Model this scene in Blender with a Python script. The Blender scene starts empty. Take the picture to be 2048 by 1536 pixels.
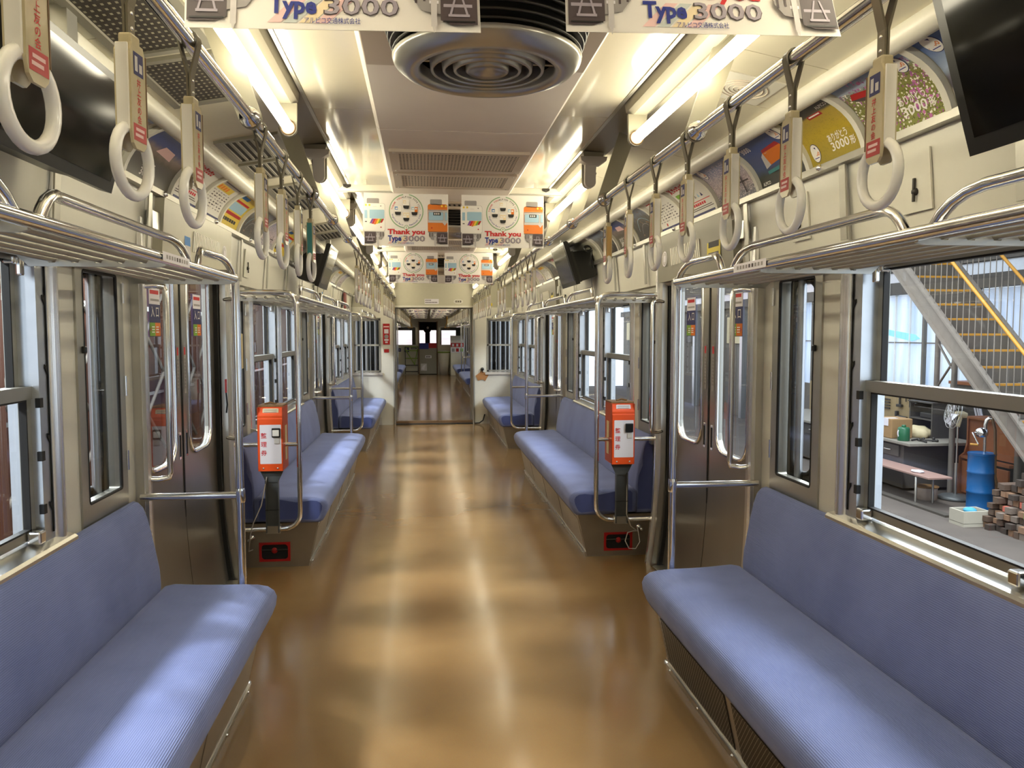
import bpy, bmesh, math, random
from mathutils import Vector, Matrix
R = random.Random(7)
C = bpy.context.scene.collection
SC = bpy.context.scene
PI = math.pi

# ------------------------------------------------------------------ camera, world, exposure, daylight
cam_d = bpy.data.cameras.new('camera'); cam = bpy.data.objects.new('camera', cam_d); C.objects.link(cam)
FPX = 1540.0
cam_d.sensor_fit = 'HORIZONTAL'; cam_d.sensor_width = 36.0; cam_d.lens = 36.0 * FPX / 2048.0
cam_d.clip_start = 0.02; cam_d.clip_end = 200
_dy = Vector(((848 - 1024) / FPX, (667 - 768) / FPX, 1.0)).normalized()      # world +Y seen from the camera (x right, y down, z ahead)
_up = Vector((0, -_dy.z, _dy.y)).normalized()
_x = _dy.cross(_up)
rot = Matrix(((_x.x, -_x.y, -_x.z), (_dy.x, -_dy.y, -_dy.z), (_up.x, -_up.y, -_up.z)))
cam.matrix_world = Matrix.Translation((-0.165, 0.0, 1.5)) @ rot.to_4x4()
SC.camera = cam
vs = SC.view_settings
vs.view_transform = 'Standard'; vs.look = 'None'; vs.exposure = 1.3; vs.gamma = 1.0; vs.use_curve_mapping = False
SC.cycles.max_bounces = 9; SC.cycles.diffuse_bounces = 5; SC.cycles.glossy_bounces = 5
SC.cycles.transparent_max_bounces = 14; SC.cycles.transmission_bounces = 4
SC.cycles.sample_clamp_indirect = 6.0
SC.cycles.caustics_reflective = False; SC.cycles.caustics_refractive = False
W = bpy.data.worlds.new('world'); SC.world = W; W.use_nodes = True
W.node_tree.nodes['Background'].inputs[0].default_value = (0.78, 0.88, 1.0, 1)
W.node_tree.nodes['Background'].inputs[1].default_value = 0.95
LAMP = 10.5          # fluorescent tube strength
BACKLIT = 0.22        # daylight coming through the translucent shed sheets


def area(name, loc, aim, sx, sy, power, col):
    l = bpy.data.lights.new(name, 'AREA'); l.shape = 'RECTANGLE'; l.size = sx; l.size_y = sy; l.energy = power; l.color = col
    o = bpy.data.objects.new(name, l); C.objects.link(o); o.location = loc
    o.rotation_euler = (Vector(aim) - Vector(loc)).to_track_quat('-Z', 'Y').to_euler()
    return o


for k, yy in enumerate((-0.9, 1.7, 4.1, 6.6, 9.1, 11.4)):       # roof lights of the shed, one row each side of the train
    area('roof_light_west', (-4.3, yy, 4.0), (-0.9, yy, 0.4), 0.42, 0.42, 115, (0.93, 0.97, 1.0))
    area('roof_light_east', (5.6, yy, 5.2), (0.9, yy, 0.4), 1.6, 2.2, 150, (0.93, 0.97, 1.0))

# ------------------------------------------------------------------ materials


def lin(h):
    h = h.lstrip('#')
    v = [int(h[i:i + 2], 16) / 255 for i in (0, 2, 4)]
    return tuple(((x / 12.92) if x <= 0.04045 else ((x + 0.055) / 1.055) ** 2.4) for x in v) + (1,)


M = {}


def mat(name, col, rough=0.5, metal=0.0, noise=0.0, nscale=20.0, bump=0.0, bscale=60.0, spec=0.5, stretch=(1, 1, 1), emit=None, es=0.0, coat=0.0, sheen=0.0):
    m = bpy.data.materials.new(name); m.use_nodes = True; M[name] = m
    nt = m.node_tree; b = nt.nodes['Principled BSDF']
    c = lin(col) if isinstance(col, str) else tuple(col) + (1,)
    b.inputs['Base Color'].default_value = c
    b.inputs['Roughness'].default_value = rough; b.inputs['Metallic'].default_value = metal
    b.inputs['Specular IOR Level'].default_value = spec
    b.inputs['Coat Weight'].default_value = coat; b.inputs['Coat Roughness'].default_value = 0.08
    b.inputs['Sheen Weight'].default_value = sheen
    if emit:
        b.inputs['Emission Color'].default_value = lin(emit) if isinstance(emit, str) else tuple(emit) + (1,)
        b.inputs['Emission Strength'].default_value = es
    if noise or bump:
        tc = nt.nodes.new('ShaderNodeTexCoord'); mp = nt.nodes.new('ShaderNodeMapping'); mp.inputs['Scale'].default_value = stretch
        nt.links.new(tc.outputs['Object'], mp.inputs[0])
    if noise:
        n = nt.nodes.new('ShaderNodeTexNoise'); n.inputs['Scale'].default_value = nscale; n.inputs['Detail'].default_value = 4
        nt.links.new(mp.outputs[0], n.inputs[0])
        mx = nt.nodes.new('ShaderNodeMix'); mx.data_type = 'RGBA'
        mx.inputs[6].default_value = tuple(max(0, x * (1 - noise)) for x in c[:3]) + (1,)
        mx.inputs[7].default_value = tuple(min(1, x * (1 + noise)) for x in c[:3]) + (1,)
        nt.links.new(n.outputs[0], mx.inputs[0]); nt.links.new(mx.outputs[2], b.inputs['Base Color'])
    if bump:
        n2 = nt.nodes.new('ShaderNodeTexNoise'); n2.inputs['Scale'].default_value = bscale; n2.inputs['Detail'].default_value = 3
        nt.links.new(mp.outputs[0], n2.inputs[0])
        bp = nt.nodes.new('ShaderNodeBump'); bp.inputs['Strength'].default_value = bump; bp.inputs['Distance'].default_value = 0.01
        nt.links.new(n2.outputs[0], bp.inputs['Height']); nt.links.new(bp.outputs[0], b.inputs['Normal'])
    return m


cream = mat('cream_panel', '#dfdccf', 0.35, noise=0.03)
cream_d = mat('cream_header', '#bdb9a4', 0.35, noise=0.04)
ceil_gloss = mat('ceiling_melamine', '#dcd5c0', 0.10, noise=0.02, bump=0.03, bscale=3, spec=0.7)
ceil_out = mat('ceiling_outer', '#d4cdb6', 0.3, noise=0.03)
duct = mat('duct_beige', '#f5ece1', 0.5, noise=0.04, nscale=6)
chrome = mat('chrome', '#ececec', 0.13, 1.0)
satin = mat('satin_chrome', '#f2f2f2', 0.25, 0.85)
steel = mat('brushed_steel', '#d0cec8', 0.28, 1.0, noise=0.06, nscale=8, bump=0.02, bscale=90, stretch=(1, 1, 0.05))
alu = mat('aluminium', '#b5b3aa', 0.38, 0.9, noise=0.05)
door_steel = mat('door_steel', '#a39f95', 0.32, 0.88, noise=0.08, nscale=5, bump=0.02, bscale=120, stretch=(1, 1, 0.04))
plinth_st = mat('plinth_steel', '#a39a8c', 0.36, 0.8, noise=0.15, nscale=7)
dark_mesh = mat('dark_mesh', '#2c2720', 0.5, 0.6)
white_pl = mat('white_plastic', '#f1eee6', 0.18, spec=0.6)
ring_pl = mat('ring_plastic', '#f8f7f4', 0.16, spec=0.6)
sleeve_pl = mat('sleeve_plastic', '#c9bd9c', 0.2, noise=0.15, nscale=30, coat=0.4)
belt_m = mat('strap_belt', '#77705f', 0.55, noise=0.1)
card = mat('white_card', '#f4f1ec', 0.6)
brown_edge = mat('brown_edge', '#6e5236', 0.5)
black = mat('black_plastic', '#0b0b0b', 0.3)
screen = mat('screen_gloss', '#040404', 0.12, spec=0.22)
rubber = mat('black_rubber', '#121110', 0.6)
dark = mat('dark_void', '#0d0c0a', 0.8)
grey_pl = mat('grey_plastic', '#cfcac3', 0.45)
orange = mat('orange_paint', '#e8541c', 0.4, noise=0.08, nscale=14)
orange_d = mat('orange_worn_paint', '#b8481d', 0.5, noise=0.25, nscale=30)
rust_top = mat('worn_metal_top', '#8a6a45', 0.5, 0.4, noise=0.5, nscale=40)
red = mat('red_paint', '#b31b1b', 0.4)
red_dark = mat('dark_red', '#741414', 0.5)
red_txt = mat('red_ink', '#c8232a', 0.6)
label_w = mat('label_white', '#e4e0e6', 0.5)
label_cream = mat('label_cream', '#d9c9a0', 0.6)
paper = mat('poster_paper', '#ece7e2', 0.5)
post_steel = mat('painted_post', '#56595a', 0.45, 0.3, noise=0.15)
tube_m = mat('fluorescent_tube', '#ffffff', 0.4, emit=(1.0, 0.91, 0.68), es=LAMP)
lamp_bed_m = mat('lamp_bed', '#8f8974', 0.35)
lamp_base = mat('lamp_base', '#989382', 0.35)
vent_m = mat('vent_beige', '#cdbfae', 0.5)
grille_dark = mat('grille_dark', '#2b2925', 0.6)
grille_grey = mat('grille_grey', '#8d897c', 0.45, 0.2)
fan_rim = mat('fan_rim', '#b9b8b2', 0.3, 0.7)
fan_dark = mat('fan_louver', '#3b3833', 0.4, 0.3)
navy = mat('navy_ink', '#20235c', 0.5)
blue_ink = mat('blue_ink', '#27348b', 0.6)
lilac = mat('lilac_ink', '#a39aa6', 0.6)
ink_dark = mat('dark_ink', '#4d4245', 0.6)
ink_black = mat('black_ink', '#1c1a1a', 0.6)
ink_grey = mat('grey_ink', '#9a9594', 0.6)
ink_lt = mat('light_grey_ink', '#c9c4c4', 0.6)
ink_orange = mat('orange_ink', '#e07a24', 0.6)
ink_sky = mat('sky_ink', '#a3c6da', 0.6)
ink_green = mat('green_ink', '#8fb088', 0.6)
ink_yel = mat('yellow_ink', '#f0cf3e', 0.6)
ink_pink = mat('pink_ink', '#ecc6c4', 0.6)
ink_palegreen = mat('pale_grey_ink', '#c6cccb', 0.6)
ink_paleyel = mat('pale_yellow_ink', '#efdcb8', 0.6)
ink_purple = mat('purple_ink', '#7b4f9e', 0.6)
ink_white = mat('white_ink', '#f2eee8', 0.6)
ink_lime = mat('lime_ink', '#7ba83a', 0.6)
ink_blue2 = mat('bright_blue_ink', '#3a7fc4', 0.6)
yellow_st = mat('yellow_sticker', '#d8c324', 0.5)
yel_rail = mat('yellow_paint', '#b58022', 0.5, noise=0.15)
teal_card = mat('teal_card', '#3f8a8c', 0.5, noise=0.2)
wood_card = mat('tan_card', '#c9a566', 0.5, noise=0.2, stretch=(8, 8, 1))
concrete = mat('concrete', '#58504a', 0.85, noise=0.3, nscale=1.6)
shed_grey = mat('shed_grey', '#6d675e', 0.7, noise=0.2, nscale=3)
stair_steel = mat('stair_steel', '#7f776e', 0.6, 0.2, noise=0.15, nscale=8)
riser_m = mat('stair_riser', '#585149', 0.7, noise=0.2, nscale=9)
rust_wall = mat('rust_red_wall', '#55301f', 0.7, noise=0.2, nscale=2)
ply = mat('tool_board', '#9c8660', 0.7, noise=0.12, nscale=5)
bench_dark = mat('workbench_dark', '#4b4640', 0.6, noise=0.2)
bench_top = mat('workbench_top', '#8b857a', 0.6, noise=0.2)
tool_dark = mat('tool_steel', '#3f3c38', 0.5, 0.5)
pink_wood = mat('low_bench_wood', '#9d7d72', 0.5, noise=0.15, stretch=(1, 8, 1))
cardboard = mat('cardboard', '#9c7b50', 0.7, noise=0.06)
green_can = mat('green_can', '#23603f', 0.35)
drum_blue = mat('drum_blue', '#175a94', 0.35, noise=0.05)
cab_orange = mat('cabinet_orange', '#9a5f3a', 0.5, noise=0.12)
timber_m = [mat('timber_%s' % n, c, 0.8, noise=0.25, nscale=18) for n, c in (('umber', '#5d4a3d'), ('grey', '#7b6d62'), ('tan', '#8d6d55'), ('dark', '#453a33'))]
timber_g = mat('timber_green', '#7fae62', 0.7)
timber_r = mat('timber_red', '#c96a58', 0.7)
foam = mat('foam_white', '#b9b2a2', 0.7)
cloth_blue = mat('cloth_blue', '#4a9fc0', 0.8)
tape_green = mat('gate_green', '#7d9a3c', 0.5)
silver_body = mat('stainless_body', '#c9cdd2', 0.3, 0.85, noise=0.08)
brown_tag = mat('brown_paper', '#b07c4a', 0.7)
led_win = mat('white_window', '#f4f1ea', 0.2)


def glass_mat(name, tint, refl=0.9):
    """thin pane: clear with a mirror sheen that grows towards grazing angles, the same from both sides"""
    m = bpy.data.materials.new(name); m.use_nodes = True; nt = m.node_tree; nt.nodes.clear()
    out = nt.nodes.new('ShaderNodeOutputMaterial'); t = nt.nodes.new('ShaderNodeBsdfTransparent'); g = nt.nodes.new('ShaderNodeBsdfGlossy')
    t.inputs[0].default_value = tuple(tint) + (1,); g.inputs['Roughness'].default_value = 0.0
    lw = nt.nodes.new('ShaderNodeLayerWeight'); lw.inputs[0].default_value = 0.5
    pw = nt.nodes.new('ShaderNodeMath'); pw.operation = 'POWER'; pw.inputs[1].default_value = 5.0; nt.links.new(lw.outputs['Facing'], pw.inputs[0])
    ma = nt.nodes.new('ShaderNodeMath'); ma.operation = 'MULTIPLY_ADD'; ma.inputs[1].default_value = refl; ma.inputs[2].default_value = 0.07; nt.links.new(pw.outputs[0], ma.inputs[0])
    mx = nt.nodes.new('ShaderNodeMixShader')
    nt.links.new(ma.outputs[0], mx.inputs[0]); nt.links.new(t.outputs[0], mx.inputs[1]); nt.links.new(g.outputs[0], mx.inputs[2]); nt.links.new(mx.outputs[0], out.inputs[0])
    return m


glass = glass_mat('window_glass', (0.86, 0.88, 0.87))
glass_dirty = glass_mat('door_glass', (0.80, 0.82, 0.81))


def nodes_of(m):
    nt = m.node_tree
    return nt, nt.nodes['Principled BSDF']


def node(nt, t, **kw):
    n = nt.nodes.new(t)
    for k, v in kw.items():
        if k.startswith('i_'):
            key = k[2:]
            n.inputs[int(key) if key.isdigit() else key].default_value = v
        else:
            setattr(n, k, v)
    return n


def ramp(nt, stops):
    r = nt.nodes.new('ShaderNodeValToRGB'); e = r.color_ramp.elements
    while len(e) > 1:
        e.remove(e[-1])
    e[0].position = stops[0][0]; e[0].color = lin(stops[0][1])
    for p, c in stops[1:]:
        x = e.new(p); x.color = lin(c)
    return r


def make_floor():
    m = mat('floor_linoleum', '#9a6a32', 0.2); nt, b = nodes_of(m)
    tc = node(nt, 'ShaderNodeTexCoord')
    n1 = node(nt, 'ShaderNodeTexNoise', i_Scale=1.3, i_Detail=5.0); nt.links.new(tc.outputs['Object'], n1.inputs[0])
    r1 = ramp(nt, [(0.3, '#7d5f3a'), (0.55, '#856741'), (0.75, '#8e7049')]); nt.links.new(n1.outputs[0], r1.inputs[0])
    n3 = node(nt, 'ShaderNodeTexNoise', i_Scale=220.0, i_Detail=2.0); nt.links.new(tc.outputs['Object'], n3.inputs[0])
    mx = node(nt, 'ShaderNodeMix', data_type='RGBA', blend_type='OVERLAY'); mx.inputs[0].default_value = 0.10
    nt.links.new(r1.outputs[0], mx.inputs[6]); nt.links.new(n3.outputs[1], mx.inputs[7])
    nt.links.new(mx.outputs[2], b.inputs['Base Color'])
    mp = node(nt, 'ShaderNodeMapping'); mp.inputs['Scale'].default_value = (1.6, 2.2, 1); mp.inputs['Location'].default_value = (13.37, 41.7, 7.1); nt.links.new(tc.outputs['Object'], mp.inputs[0])
    n2 = node(nt, 'ShaderNodeTexNoise', i_Scale=2.2, i_Detail=2.0, i_Roughness=0.4); nt.links.new(mp.outputs[0], n2.inputs[0])
    bp = node(nt, 'ShaderNodeBump', i_Strength=0.06, i_Distance=0.02); nt.links.new(n2.outputs[0], bp.inputs['Height']); nt.links.new(bp.outputs[0], b.inputs['Normal'])
    n4 = node(nt, 'ShaderNodeTexNoise', i_Scale=2.0, i_Detail=3.0); nt.links.new(tc.outputs['Object'], n4.inputs[0])
    rr = node(nt, 'ShaderNodeMapRange', i_3=0.12, i_4=0.20); nt.links.new(n4.outputs[0], rr.inputs[0]); nt.links.new(rr.outputs[0], b.inputs['Roughness'])
    return m


floor_m = make_floor()


def make_moquette(name, c0, c1):
    m = mat(name, c0, 0.85, sheen=0.35); nt, b = nodes_of(m)
    b.inputs['Sheen Roughness'].default_value = 0.5
    b.inputs['Sheen Tint'].default_value = lin('#c8cfe6')
    tc = node(nt, 'ShaderNodeTexCoord'); sp = node(nt, 'ShaderNodeSeparateXYZ'); nt.links.new(tc.outputs['UV'], sp.inputs[0])
    mu = node(nt, 'ShaderNodeMath', operation='MULTIPLY', i_1=2 * PI / 0.0062); nt.links.new(sp.outputs[0], mu.inputs[0])
    si = node(nt, 'ShaderNodeMath', operation='SINE'); nt.links.new(mu.outputs[0], si.inputs[0])
    mr = node(nt, 'ShaderNodeMapRange', i_1=-1.0, i_2=1.0, i_3=0.0, i_4=1.0); nt.links.new(si.outputs[0], mr.inputs[0])
    n = node(nt, 'ShaderNodeTexNoise', i_Scale=3.5, i_Detail=4.0); nt.links.new(tc.outputs['Object'], n.inputs[0])
    ad = node(nt, 'ShaderNodeMath', operation='MULTIPLY_ADD', i_1=0.45); nt.links.new(mr.outputs[0], ad.inputs[0]); nt.links.new(n.outputs[0], ad.inputs[2])
    r = ramp(nt, [(0.25, c0), (0.95, c1)]); nt.links.new(ad.outputs[0], r.inputs[0]); nt.links.new(r.outputs[0], b.inputs['Base Color'])
    bp = node(nt, 'ShaderNodeBump', i_Strength=0.35, i_Distance=0.002); nt.links.new(mr.outputs[0], bp.inputs['Height']); nt.links.new(bp.outputs[0], b.inputs['Normal'])
    return m


moq = make_moquette('blue_moquette', '#5b689d', '#808dc2')
moq_end = mat('blue_velvet', '#4d5a96', 0.9, noise=0.15, nscale=6, sheen=0.3)


def make_holes(name, base, hole, sx, sy):
    m = mat(name, base, 0.5); nt, b = nodes_of(m)
    tc = node(nt, 'ShaderNodeTexCoord'); sp = node(nt, 'ShaderNodeSeparateXYZ'); nt.links.new(tc.outputs['Object'], sp.inputs[0])
    outs = []
    for ax, s in ((0, sx), (1, sy)):
        mu = node(nt, 'ShaderNodeMath', operation='MULTIPLY', i_1=2 * PI / s); nt.links.new(sp.outputs[ax], mu.inputs[0])
        si = node(nt, 'ShaderNodeMath', operation='SINE'); nt.links.new(mu.outputs[0], si.inputs[0]); outs.append(si)
    pr = node(nt, 'ShaderNodeMath', operation='MINIMUM'); nt.links.new(outs[0].outputs[0], pr.inputs[0]); nt.links.new(outs[1].outputs[0], pr.inputs[1])
    gt = node(nt, 'ShaderNodeMath', operation='GREATER_THAN', i_1=0.35 if 'grille' in name else 0.0); nt.links.new(pr.outputs[0], gt.inputs[0])
    mx = node(nt, 'ShaderNodeMix', data_type='RGBA'); mx.inputs[6].default_value = lin(base); mx.inputs[7].default_value = lin(hole)
    nt.links.new(gt.outputs[0], mx.inputs[0]); nt.links.new(mx.outputs[2], b.inputs['Base Color'])
    return m


vent_holes = make_holes('vent_perforated', '#c9bba8', '#3a332b', 0.016, 0.03)
ac_holes = make_holes('grille_perforated', '#35302a', '#8d8874', 0.018, 0.03)


def make_backlit(name, c0, c1, st, streak=(0.4, 2.2, 0.25)):
    m = mat(name, c1, 0.6); nt, b = nodes_of(m)
    tc = node(nt, 'ShaderNodeTexCoord'); mp = node(nt, 'ShaderNodeMapping'); mp.inputs['Scale'].default_value = streak; nt.links.new(tc.outputs['Object'], mp.inputs[0])
    n = node(nt, 'ShaderNodeTexNoise', i_Scale=2.0, i_Detail=3.0); nt.links.new(mp.outputs[0], n.inputs[0])
    r = ramp(nt, [(0.3, c0), (0.7, c1)]); nt.links.new(n.outputs[0], r.inputs[0])
    nt.links.new(r.outputs[0], b.inputs['Emission Color']); nt.links.new(r.outputs[0], b.inputs['Base Color']); b.inputs['Emission Strength'].default_value = st
    return m


backlit = make_backlit('translucent_sheet', '#9fb4d4', '#d6e2f5', BACKLIT)
glow_white = make_backlit('glow_panel', '#d8c0c2', '#f6eae6', 0.5, (0.3, 0.3, 2.5))  # added glow in place of outdoor daylight at the shed's far end


def picture(name, f, rough=0.35):
    """A photograph printed on a sheet: colours from the sheet's own UV (u along, v up)."""
    m = mat(name, '#888888', rough, spec=0.5, coat=0.2); nt, b = nodes_of(m)
    tc = node(nt, 'ShaderNodeTexCoord'); col = f(nt, tc.outputs['UV'])
    nt.links.new(col, b.inputs['Base Color'])
    return m


def vgrad(nt, uv, stops, warp=0.0, scale=6.0):
    sp = node(nt, 'ShaderNodeSeparateXYZ'); nt.links.new(uv, sp.inputs[0])
    n = node(nt, 'ShaderNodeTexNoise', i_Scale=scale, i_Detail=5.0); nt.links.new(uv, n.inputs[0])
    ma = node(nt, 'ShaderNodeMath', operation='MULTIPLY_ADD', i_1=warp); nt.links.new(n.outputs[0], ma.inputs[0]); nt.links.new(sp.outputs[1], ma.inputs[2])
    r = ramp(nt, stops); nt.links.new(ma.outputs[0], r.inputs[0])
    return r.outputs[0]


def speck(nt, uv, base, col, scale, lo, hi, vlo=0.0, vhi=1.0, ulo=-1.0):
    v = node(nt, 'ShaderNodeTexVoronoi', i_Scale=scale); nt.links.new(uv, v.inputs[0])
    n = node(nt, 'ShaderNodeTexNoise', i_Scale=scale * 0.22, i_Detail=2.0); nt.links.new(uv, n.inputs[0])
    a = node(nt, 'ShaderNodeMath', operation='LESS_THAN', i_1=lo); nt.links.new(v.outputs[0], a.inputs[0])
    b = node(nt, 'ShaderNodeMath', operation='GREATER_THAN', i_1=hi); nt.links.new(n.outputs[0], b.inputs[0])
    c = node(nt, 'ShaderNodeMath', operation='MULTIPLY'); nt.links.new(a.outputs[0], c.inputs[0]); nt.links.new(b.outputs[0], c.inputs[1])
    sp = node(nt, 'ShaderNodeSeparateXYZ'); nt.links.new(uv, sp.inputs[0])
    d = node(nt, 'ShaderNodeMath', operation='LESS_THAN', i_1=vhi); nt.links.new(sp.outputs[1], d.inputs[0])
    e = node(nt, 'ShaderNodeMath', operation='GREATER_THAN', i_1=ulo); nt.links.new(sp.outputs[0], e.inputs[0])
    f = node(nt, 'ShaderNodeMath', operation='MULTIPLY'); nt.links.new(d.outputs[0], f.inputs[0]); nt.links.new(e.outputs[0], f.inputs[1])
    g = node(nt, 'ShaderNodeMath', operation='MULTIPLY'); nt.links.new(c.outputs[0], g.inputs[0]); nt.links.new(f.outputs[0], g.inputs[1])
    mx = node(nt, 'ShaderNodeMix', data_type='RGBA'); mx.inputs[7].default_value = lin(col)
    nt.links.new(base, mx.inputs[6]); nt.links.new(g.outputs[0], mx.inputs[0])
    return mx.outputs[2]


def pic_cosmos(nt, uv):
    c = vgrad(nt, uv, [(0.1, '#8b8f45'), (0.55, '#7d8038'), (0.78, '#8a8a52'), (0.9, '#a8b4cc'), (1.1, '#6f86b4')], 0.12)
    c = speck(nt, uv, c, '#5d5a2c', 34, 0.36, 0.40, vhi=0.8); c = speck(nt, uv, c, '#f0ebe2', 20, 0.36, 0.42, vhi=0.82); c = speck(nt, uv, c, '#c873b4', 13, 0.40, 0.50, vhi=0.97, ulo=0.35)
    return speck(nt, uv, c, '#a05a9a', 22, 0.36, 0.5, vhi=0.9)


def pic_field(nt, uv):
    c = vgrad(nt, uv, [(0.0, '#a08d22'), (0.45, '#b89f2a'), (0.80, '#b49a2c'), (0.84, '#4d4838'), (0.95, '#3b3a34')], 0.05)
    return speck(nt, uv, c, '#8c8220', 60, 0.3, 0.5, vhi=0.7)


def pic_mountain(nt, uv):
    return vgrad(nt, uv, [(0.05, '#b9c6de'), (0.3, '#c8c4be'), (0.36, '#5c5862'), (0.50, '#77727c'), (0.58, '#aebfd8'), (1.05, '#3f5f9f')], 0.22, 4.0)


def pic_sky(nt, uv):
    return vgrad(nt, uv, [(0.1, '#2b2a22'), (0.25, '#3f4438'), (0.4, '#4a5a86'), (0.6, '#3c5288'), (1.0, '#2d4580')], 0.1)


def pic_sakura(nt, uv):
    c = vgrad(nt, uv, [(0.05, '#8a8a98'), (0.3, '#77777f'), (0.45, '#b8a6a8'), (0.8, '#a8a4b8'), (1.1, '#7f8bb0')], 0.3, 9.0)
    return speck(nt, uv, c, '#e6d8d8', 40, 0.4, 0.42, vhi=0.9)


def pic_brown(nt, uv):
    return vgrad(nt, uv, [(0.1, '#4b4636'), (0.5, '#5a5346'), (0.68, '#8d7d78'), (0.8, '#3a4a86'), (1.0, '#2e4280')], 0.15)


def pic_dark(nt, uv):
    c = vgrad(nt, uv, [(0.1, '#2f2b24'), (0.5, '#454039'), (0.8, '#6a6a66'), (1.0, '#8a93a2')], 0.4, 7.0)
    return speck(nt, uv, c, '#9a7a58', 12, 0.35, 0.55)


PIC = {n: picture('print_' + n, f) for n, f in (('cosmos', pic_cosmos), ('field', pic_field), ('mountain', pic_mountain), ('sky', pic_sky), ('sakura', pic_sakura), ('brown', pic_brown), ('dark', pic_dark))}
plain_white = mat('print_white', '#dfdcd4', 0.4); plain_yel = mat('print_yellow', '#d9bd3c', 0.4)

# ------------------------------------------------------------------ mesh builder


class MB:
    def __init__(self, s=1):
        self.v = []; self.f = []; self.mi = []; self.sm = []; self.uv = {}; self.s = s

    def add(self, vs, fs, mi=0, sm=False, uv=None):
        o = len(self.v); self.v += [tuple(p) for p in vs]
        for f in fs:
            self.f.append(tuple(i + o for i in f)); self.mi.append(mi); self.sm.append(sm)
        if uv:
            for i, q in enumerate(uv):
                self.uv[o + i] = q
        return self

    def box(self, x0, x1, y0, y1, z0, z1, mi=0):
        vs = [(x, y, z) for z in (z0, z1) for y in (y0, y1) for x in (x0, x1)]
        return self.add(vs, [(0, 2, 3, 1), (4, 5, 7, 6), (0, 1, 5, 4), (2, 6, 7, 3), (0, 4, 6, 2), (1, 3, 7, 5)], mi)

    def bbox(self, x0, x1, y0, y1, z0, z1, b=0.004, mi=0):
        """box with chamfered edges"""
        bm = bmesh.new(); bmesh.ops.create_cube(bm, size=1.0)
        for v in bm.verts:
            v.co = Vector(((x0 + x1) / 2 + v.co.x * (x1 - x0), (y0 + y1) / 2 + v.co.y * (y1 - y0), (z0 + z1) / 2 + v.co.z * (z1 - z0)))
        bmesh.ops.bevel(bm, geom=list(bm.edges), offset=b, segments=2, affect='EDGES', profile=0.5)
        return self.bm(bm, mi)

    def bm(self, bm, mi=0, sm=False, mtx=None):
        bm.verts.index_update()
        self.add([(mtx @ v.co if mtx else v.co)[:] for v in bm.verts], [[v.index for v in f.verts] for f in bm.faces], mi, sm)
        bm.free(); return self

    def prism(self, prof, y0, y1, mi=0, sm=False, closed=True):
        """profile of (x, z) points swept along y"""
        n = len(prof); vs = [(x, y0, z) for x, z in prof] + [(x, y1, z) for x, z in prof]
        m = n if closed else n - 1
        fs = [(i, (i + 1) % n, n + (i + 1) % n, n + i) for i in range(m)]
        if closed:
            self.add(vs, fs, mi, sm); self.add([(x, y0, z) for x, z in prof], [tuple(range(n - 1, -1, -1))], mi); self.add([(x, y1, z) for x, z in prof], [tuple(range(n))], mi)
        else:
            self.add(vs, fs, mi, sm)
        return self

    def extr(self, pts, d, mi=0):
        """flat polygon extruded by vector d"""
        n = len(pts); d = Vector(d); vs = [Vector(p) for p in pts]; vs += [p + d for p in vs]
        fs = [tuple(range(n - 1, -1, -1)), tuple(range(n, 2 * n))] + [(i, (i + 1) % n, n + (i + 1) % n, n + i) for i in range(n)]
        return self.add([p[:] for p in vs], fs, mi)

    def tube(self, pts, r, n=10, mi=0, closed=False, cap=True, flat=None):
        pts = [Vector(p) for p in pts]; m = len(pts); vs = []; fs = []
        prev = None
        for i, p in enumerate(pts):
            if closed:
                t = (pts[(i + 1) % m] - pts[i - 1])
            else:
                t = pts[min(i + 1, m - 1)] - pts[max(i - 1, 0)]
            t.normalize()
            if prev is None:
                a = Vector((0, 0, 1)) if abs(t.z) < 0.9 else Vector((1, 0, 0))
                u = t.cross(a).normalized()
            else:
                u = (prev - t * prev.dot(t)).normalized()
            w = t.cross(u); prev = u
            rr = r[i] if isinstance(r, (list, tuple)) else r
            for k in range(n):
                a = 2 * PI * k / n
                vs.append((p + u * (math.cos(a) * rr) + w * (math.sin(a) * rr * (flat or 1)))[:])
        for i in range(m if closed else m - 1):
            j = (i + 1) % m
            for k in range(n):
                fs.append((i * n + k, i * n + (k + 1) % n, j * n + (k + 1) % n, j * n + k))
        self.add(vs, fs, mi, True)
        if cap and not closed:
            self.add(vs[:n], [tuple(range(n - 1, -1, -1))], mi); self.add(vs[-n:], [tuple(range(n))], mi)
        return self

    def lathe(self, prof, c, n=32, mi=0, sm=True, axis='z'):
        vs = []; fs = []
        for r, z in prof:
            for k in range(n):
                a = 2 * PI * k / n; q = (r * math.cos(a), r * math.sin(a), z)
                if axis == 'x':
                    q = (q[2], q[0], q[1])
                elif axis == 'y':
                    q = (q[0], q[2], q[1])
                vs.append((c[0] + q[0], c[1] + q[1], c[2] + q[2]))
        for i in range(len(prof) - 1):
            for k in range(n):
                fs.append((i * n + k, i * n + (k + 1) % n, (i + 1) * n + (k + 1) % n, (i + 1) * n + k))
        return self.add(vs, fs, mi, sm)

    def ball(self, c, r, mi=0, seg=10, sc=(1, 1, 1)):
        bm = bmesh.new(); bmesh.ops.create_uvsphere(bm, u_segments=seg, v_segments=max(4, seg // 2 + 1), radius=r)
        return self.bm(bm, mi, True, Matrix.Translation(c) @ Matrix.Diagonal((*sc, 1)))


ORG = {}


def origin(o):
    while o.parent is not None:
        o = o.parent
    return ORG.get(o.name, Vector((0, 0, 0)))


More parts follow.
